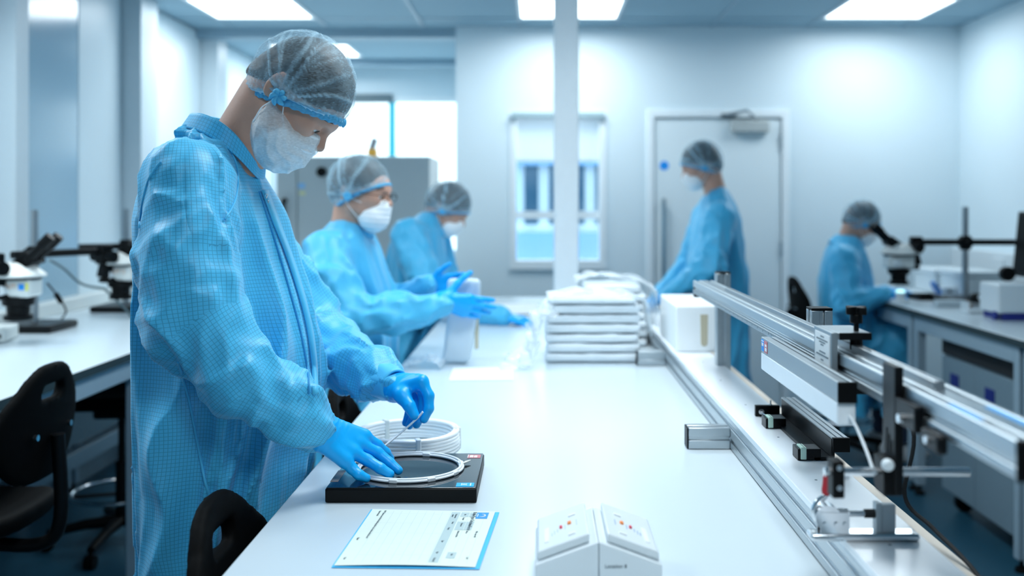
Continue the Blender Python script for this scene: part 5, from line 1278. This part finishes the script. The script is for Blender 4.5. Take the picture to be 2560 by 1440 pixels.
def film(lab, pts, w_, seed, amp=.03):
    t = thing('plastic_film', lab, 'plastic film', pts[0]); S_ = spline([np.array(p) for p in pts], 8); n = len(S_)
    rs = np.random.RandomState(seed); ph = rs.uniform(0, 6, 6)
    def fn(u, v):
        k = min(int(u * (n - 1)), n - 2); f = u * (n - 1) - k; p = S_[k] * (1 - f) + S_[k + 1] * f
        x = p + np.array(w_) * (v - .5); d = amp * (math.sin(9 * u + 4 * v + ph[0]) * .5 + .5 * math.sin(17 * v - 8 * u + ph[1]) + .3 * math.sin(31 * u + 19 * v + ph[2]))
        x = x + np.array([d * .6, d * .3, abs(d) * .7]); x[2] = max(x[2], .9125); return x
    M().grid(fn, 40, 28).build('film', FILM, t, True, smooth='all')
film('clear plastic film hanging off the left side of front packet stack', [(.06, 3.42, 1.10), (.0, 3.42, 1.08), (-.02, 3.41, 1.0), (-.035, 3.40, .93), (-.12, 3.40, .915)], (0, .24, .03), 1, .038)
film('crumpled clear plastic film lying over the front packet stack', [(.03, 3.45, 1.142), (.15, 3.5, 1.150), (.30, 3.5, 1.142), (.37, 3.5, 1.11), (.385, 3.49, 1.0)], (0, .26, 0), 2, .014)
film('crumpled clear film at the foot of the white bag', [(-.44, 3.40, .915), (-.38, 3.38, .935), (-.33, 3.36, .925), (-.325, 3.36, .915)], (0, .15, .0), 3, .012)
film('clear crumpled film around the rear packets by the jig', [(.14, 3.95, 1.16), (.26, 4.0, 1.175), (.44, 3.95, 1.13), (.445, 3.9, .98)], (0, .25, 0), 4, .016)
bag = thing('white_bag', 'white curved pouch held upright on the bench between two gloved hands', 'bag', (-.262, 3.44, .91))
BAGM = pm('white pouch film', (.62, .74, .83), .35, var=.03, scale=9, bump=.25, bscale=18)
def fbag(P):
    q = P.copy(); q[:, 0] += .028 * (q[:, 2] / .15) ** 2 * .35 - .016 * (q[:, 2] / .15); q[:, 1] -= .01 * np.sin(q[:, 2] * 18)
    zz = np.clip((q[:, 2] + .14) / .3, 0, 1); q[:, 0] *= (1.12 - .2 * zz)
    d = s_box(q, (0, 0, 0), (.054, .024 + .0, .146), .018) - .006 * (vnoise(P * 18, 5) - .5)
    return d
V, Q = implicit(fbag, (-.1, -.06, -.17), (.1, .06, .17), .006, 2)
mesh_obj('pouch', V + np.array([-.004, 0, .1475]), None, BAGM, bag, False, 'all', flat_quads=Q)
M().box(.040, .053, -.012, .006, .05, .20).build('seal_strip', pm('beige seal strip', (.62, .57, .42), .6), bag, bev=.003)

# ================================================================ right bench things and the pedestal
pd = thing('pedestal', 'pale grey wheeled pedestal with two dark blue recessed handles under right bench', 'pedestal', (2.2, 4.45, 0))
M().box(1.955, 2.5, 4.07, 4.80, .095, .815).build('carcass', GREYP, pd, True, bev=.005)
for a, b_ in ((4.075, 4.432), (4.438, 4.795)):
    dd = M().box(1.94, 1.955, a, b_, .10, .735).build('door', GREYP, pd, True, bev=.003)
    yc = (a + b_) / 2 + .03; M().box(1.936, 1.9405, yc - .045, yc + .045, .60, .665).build('recessed_handle', NAVY, dd, True, bev=.001)
M().box(1.94, 1.955, 4.075, 4.795, .745, .81).build('gap_shade', SHADOWG, pd, True)  # near-black strip standing in for the shade in the drawer gap
for x in (2.02, 2.44):
    for y in (4.14, 4.73):
        M().cyl((x, y - .014, .045), (x, y + .014, .045), .045, n=20).cyl((x, y, .05), (x, y, .1), .012).build('caster', BLACK, pd, True, smooth=40)
mo = thing('monitor', 'black flat monitor standing at the right edge of the right bench', 'monitor', (2.53, 5.0, .93))
Rm = rotm(0, .10, 0)
M().obox((0, 0, .32), (.035, .52, .34), Rm).build('screen_case', BLACK, mo, bev=.006); M().obox((-.0185, 0, .322), (.002, .49, .30), Rm).build('screen', pm('dark screen', (.003, .0035, .004), .45, spec=.1), mo)
M().box(.01, .05, -.04, .04, .01, .25).build('stand', BLACK, mo, bev=.004); M().box(-.09, .09, -.13, .13, 0, .012).build('foot', BLACK, mo, bev=.004)
wb_ = thing('white_device', 'white boxy bench device with a dark blue base on right bench', 'device', (2.22, 4.62, .93))
M().box(-.135, .14, -.10, .10, .03, .165).build('case', WPL, wb_, bev=.012, seg=3); M().box(-.115, .15, -.105, .10, 0, .032).build('blue_base', NAVY, wb_, bev=.004)
M().cyl((-.13, -.07, .02), (-.145, -.07, .02), .02, n=16).build('dial', NAVY, wb_, smooth=40)
bx = thing('clear_box', 'small clear acrylic box under the black tape dispenser', 'box', (2.135, 4.83, .93))
m_ = M()
for a in ((-.07, .07, -.05, .05, 0, .003), (-.07, .07, -.05, .05, .049, .052), (-.07, -.067, -.05, .05, .003, .049), (.067, .07, -.05, .05, .003, .049)): m_.box(*a)
m_.build('box_shell', FILM, bx)
tdp = thing('tape_dispenser', 'black tape dispenser sitting on the clear acrylic box', 'dispenser', (2.14, 4.83, .9825))
M().prism([(-.05, 0), (.05, 0), (.05, .02), (.025, .045), (-.035, .045), (-.05, .03)], -.022, .022, lambda u, v, w: (u, w, v)).build('body', BLACK, tdp, bev=.006)
M().cyl((-.01, -.024, .028), (-.01, .024, .028), .012, n=14).build('tape_roll', WPL, tdp, smooth=40)
cs = thing('instrument_case', 'long pale grey instrument case with a wooden end on right bench', 'case', (2.13, 5.13, .93), -.15)
M().box(-.085, .07, -.035, .035, .001, .034).build('case', pm('case grey', (.50, .58, .62), .4), cs, bev=.004); M().box(.0705, .085, -.034, .034, .001, .033).build('wooden_end', pm('wood end', (.25, .13, .06), .6, var=.3, scale=20), cs, bev=.002)
bt = thing('black_tray', 'flat black tray on the right bench beside the seated worker\'s gloves', 'tray', (2.15, 5.55, .93), .1)
m_ = M(); m_.box(-.07, .07, -.08, .08, .001, .008)
for a in ((-.07, .07, -.08, -.074, .008, .028), (-.07, .07, .074, .08, .008, .028), (-.07, -.064, -.074, .074, .008, .028), (.064, .07, -.074, .074, .008, .028)): m_.box(*a)
m_.build('tray', BLACK, bt, bev=.002)
bb = thing('blue_disc_holder', 'bright blue disc on a small stand behind the black tray', 'holder', (2.24, 5.62, .93))
M().lathe([(0, -.006), (.045, -.006), (.045, .006), (0, .006)], (0, 0, .055), 28, rotm(0, PI / 2 - .5, 0)).build('disc', pm('bright blue plastic', (.01, .25, .75), .4), bb, smooth=40); M().box(-.025, .025, -.02, .02, 0, .015).build('foot', WPL, bb, bev=.003)
sw = thing('small_switch_box', 'small white switch box beside the blue disc', 'box', (2.33, 5.68, .93)); M().box(-.04, .04, -.03, .03, 0, .055).build('case', WPL, sw, bev=.004); M().cyl((.0, -.03, .035), (0, -.035, .035), .008).cyl((-.02, -.03, .015), (-.02, -.034, .015), .004).build('button', BLACK, sw, smooth=40)
ds = thing('round_dish', 'round white dish by the microscope stage', 'dish', (2.06, 6.02, .93)); M().lathe([(0, 0), (.07, 0), (.085, .035), (.082, .036), (.066, .006), (0, .006)], (0, 0, 0), 28).build('bowl', WPL, ds, smooth=40)
tg_ = thing('tape_gun', 'black gun-shaped hand tool standing near the monitor', 'tool', (2.35, 5.0, .93))
M().lathe([(0, -.02), (.036, -.02), (.036, .02), (0, .02)], (0, 0, .18), 20, rotm(PI / 2)).box(-.012, .014, -.012, .012, .005, .16).box(-.035, .035, -.03, .03, 0, .012).build('body', BLACK, tg_, bev=.003)
for i, (x, y, a, lab) in enumerate(((2.48, 5.73, .15, 'white storage box standing against the right wall trunking'), (2.46, 6.08, .14, 'white plastic box at the far end of right bench'))):
    t = thing('storage_box', lab, 'box', (x, y, .93)); M().box(-.11, .11, -.16, .16, .001, a - .03).build('tub', WPL, t, bev=.008); M().box(-.118, .118, -.168, .168, a - .03, a).build('lid', WPL, t, bev=.006)
cb2 = thing('cable_bundle', 'tangle of grey cables behind the microscope pole on right bench', 'cables', (2.45, 5.3, .93))
for k in range(4): M().tube(spline([(2.44 + .03 * k, 5.56, .938), (2.48, 5.40 - .06 * k, .95 + .02 * k), (2.55, 5.3 + .05 * k, .96), (2.63, 5.45 - .1 * k, .94)], 6), .005, 7).build('cable', MATS['grey cable'], cb2, True, smooth=60)
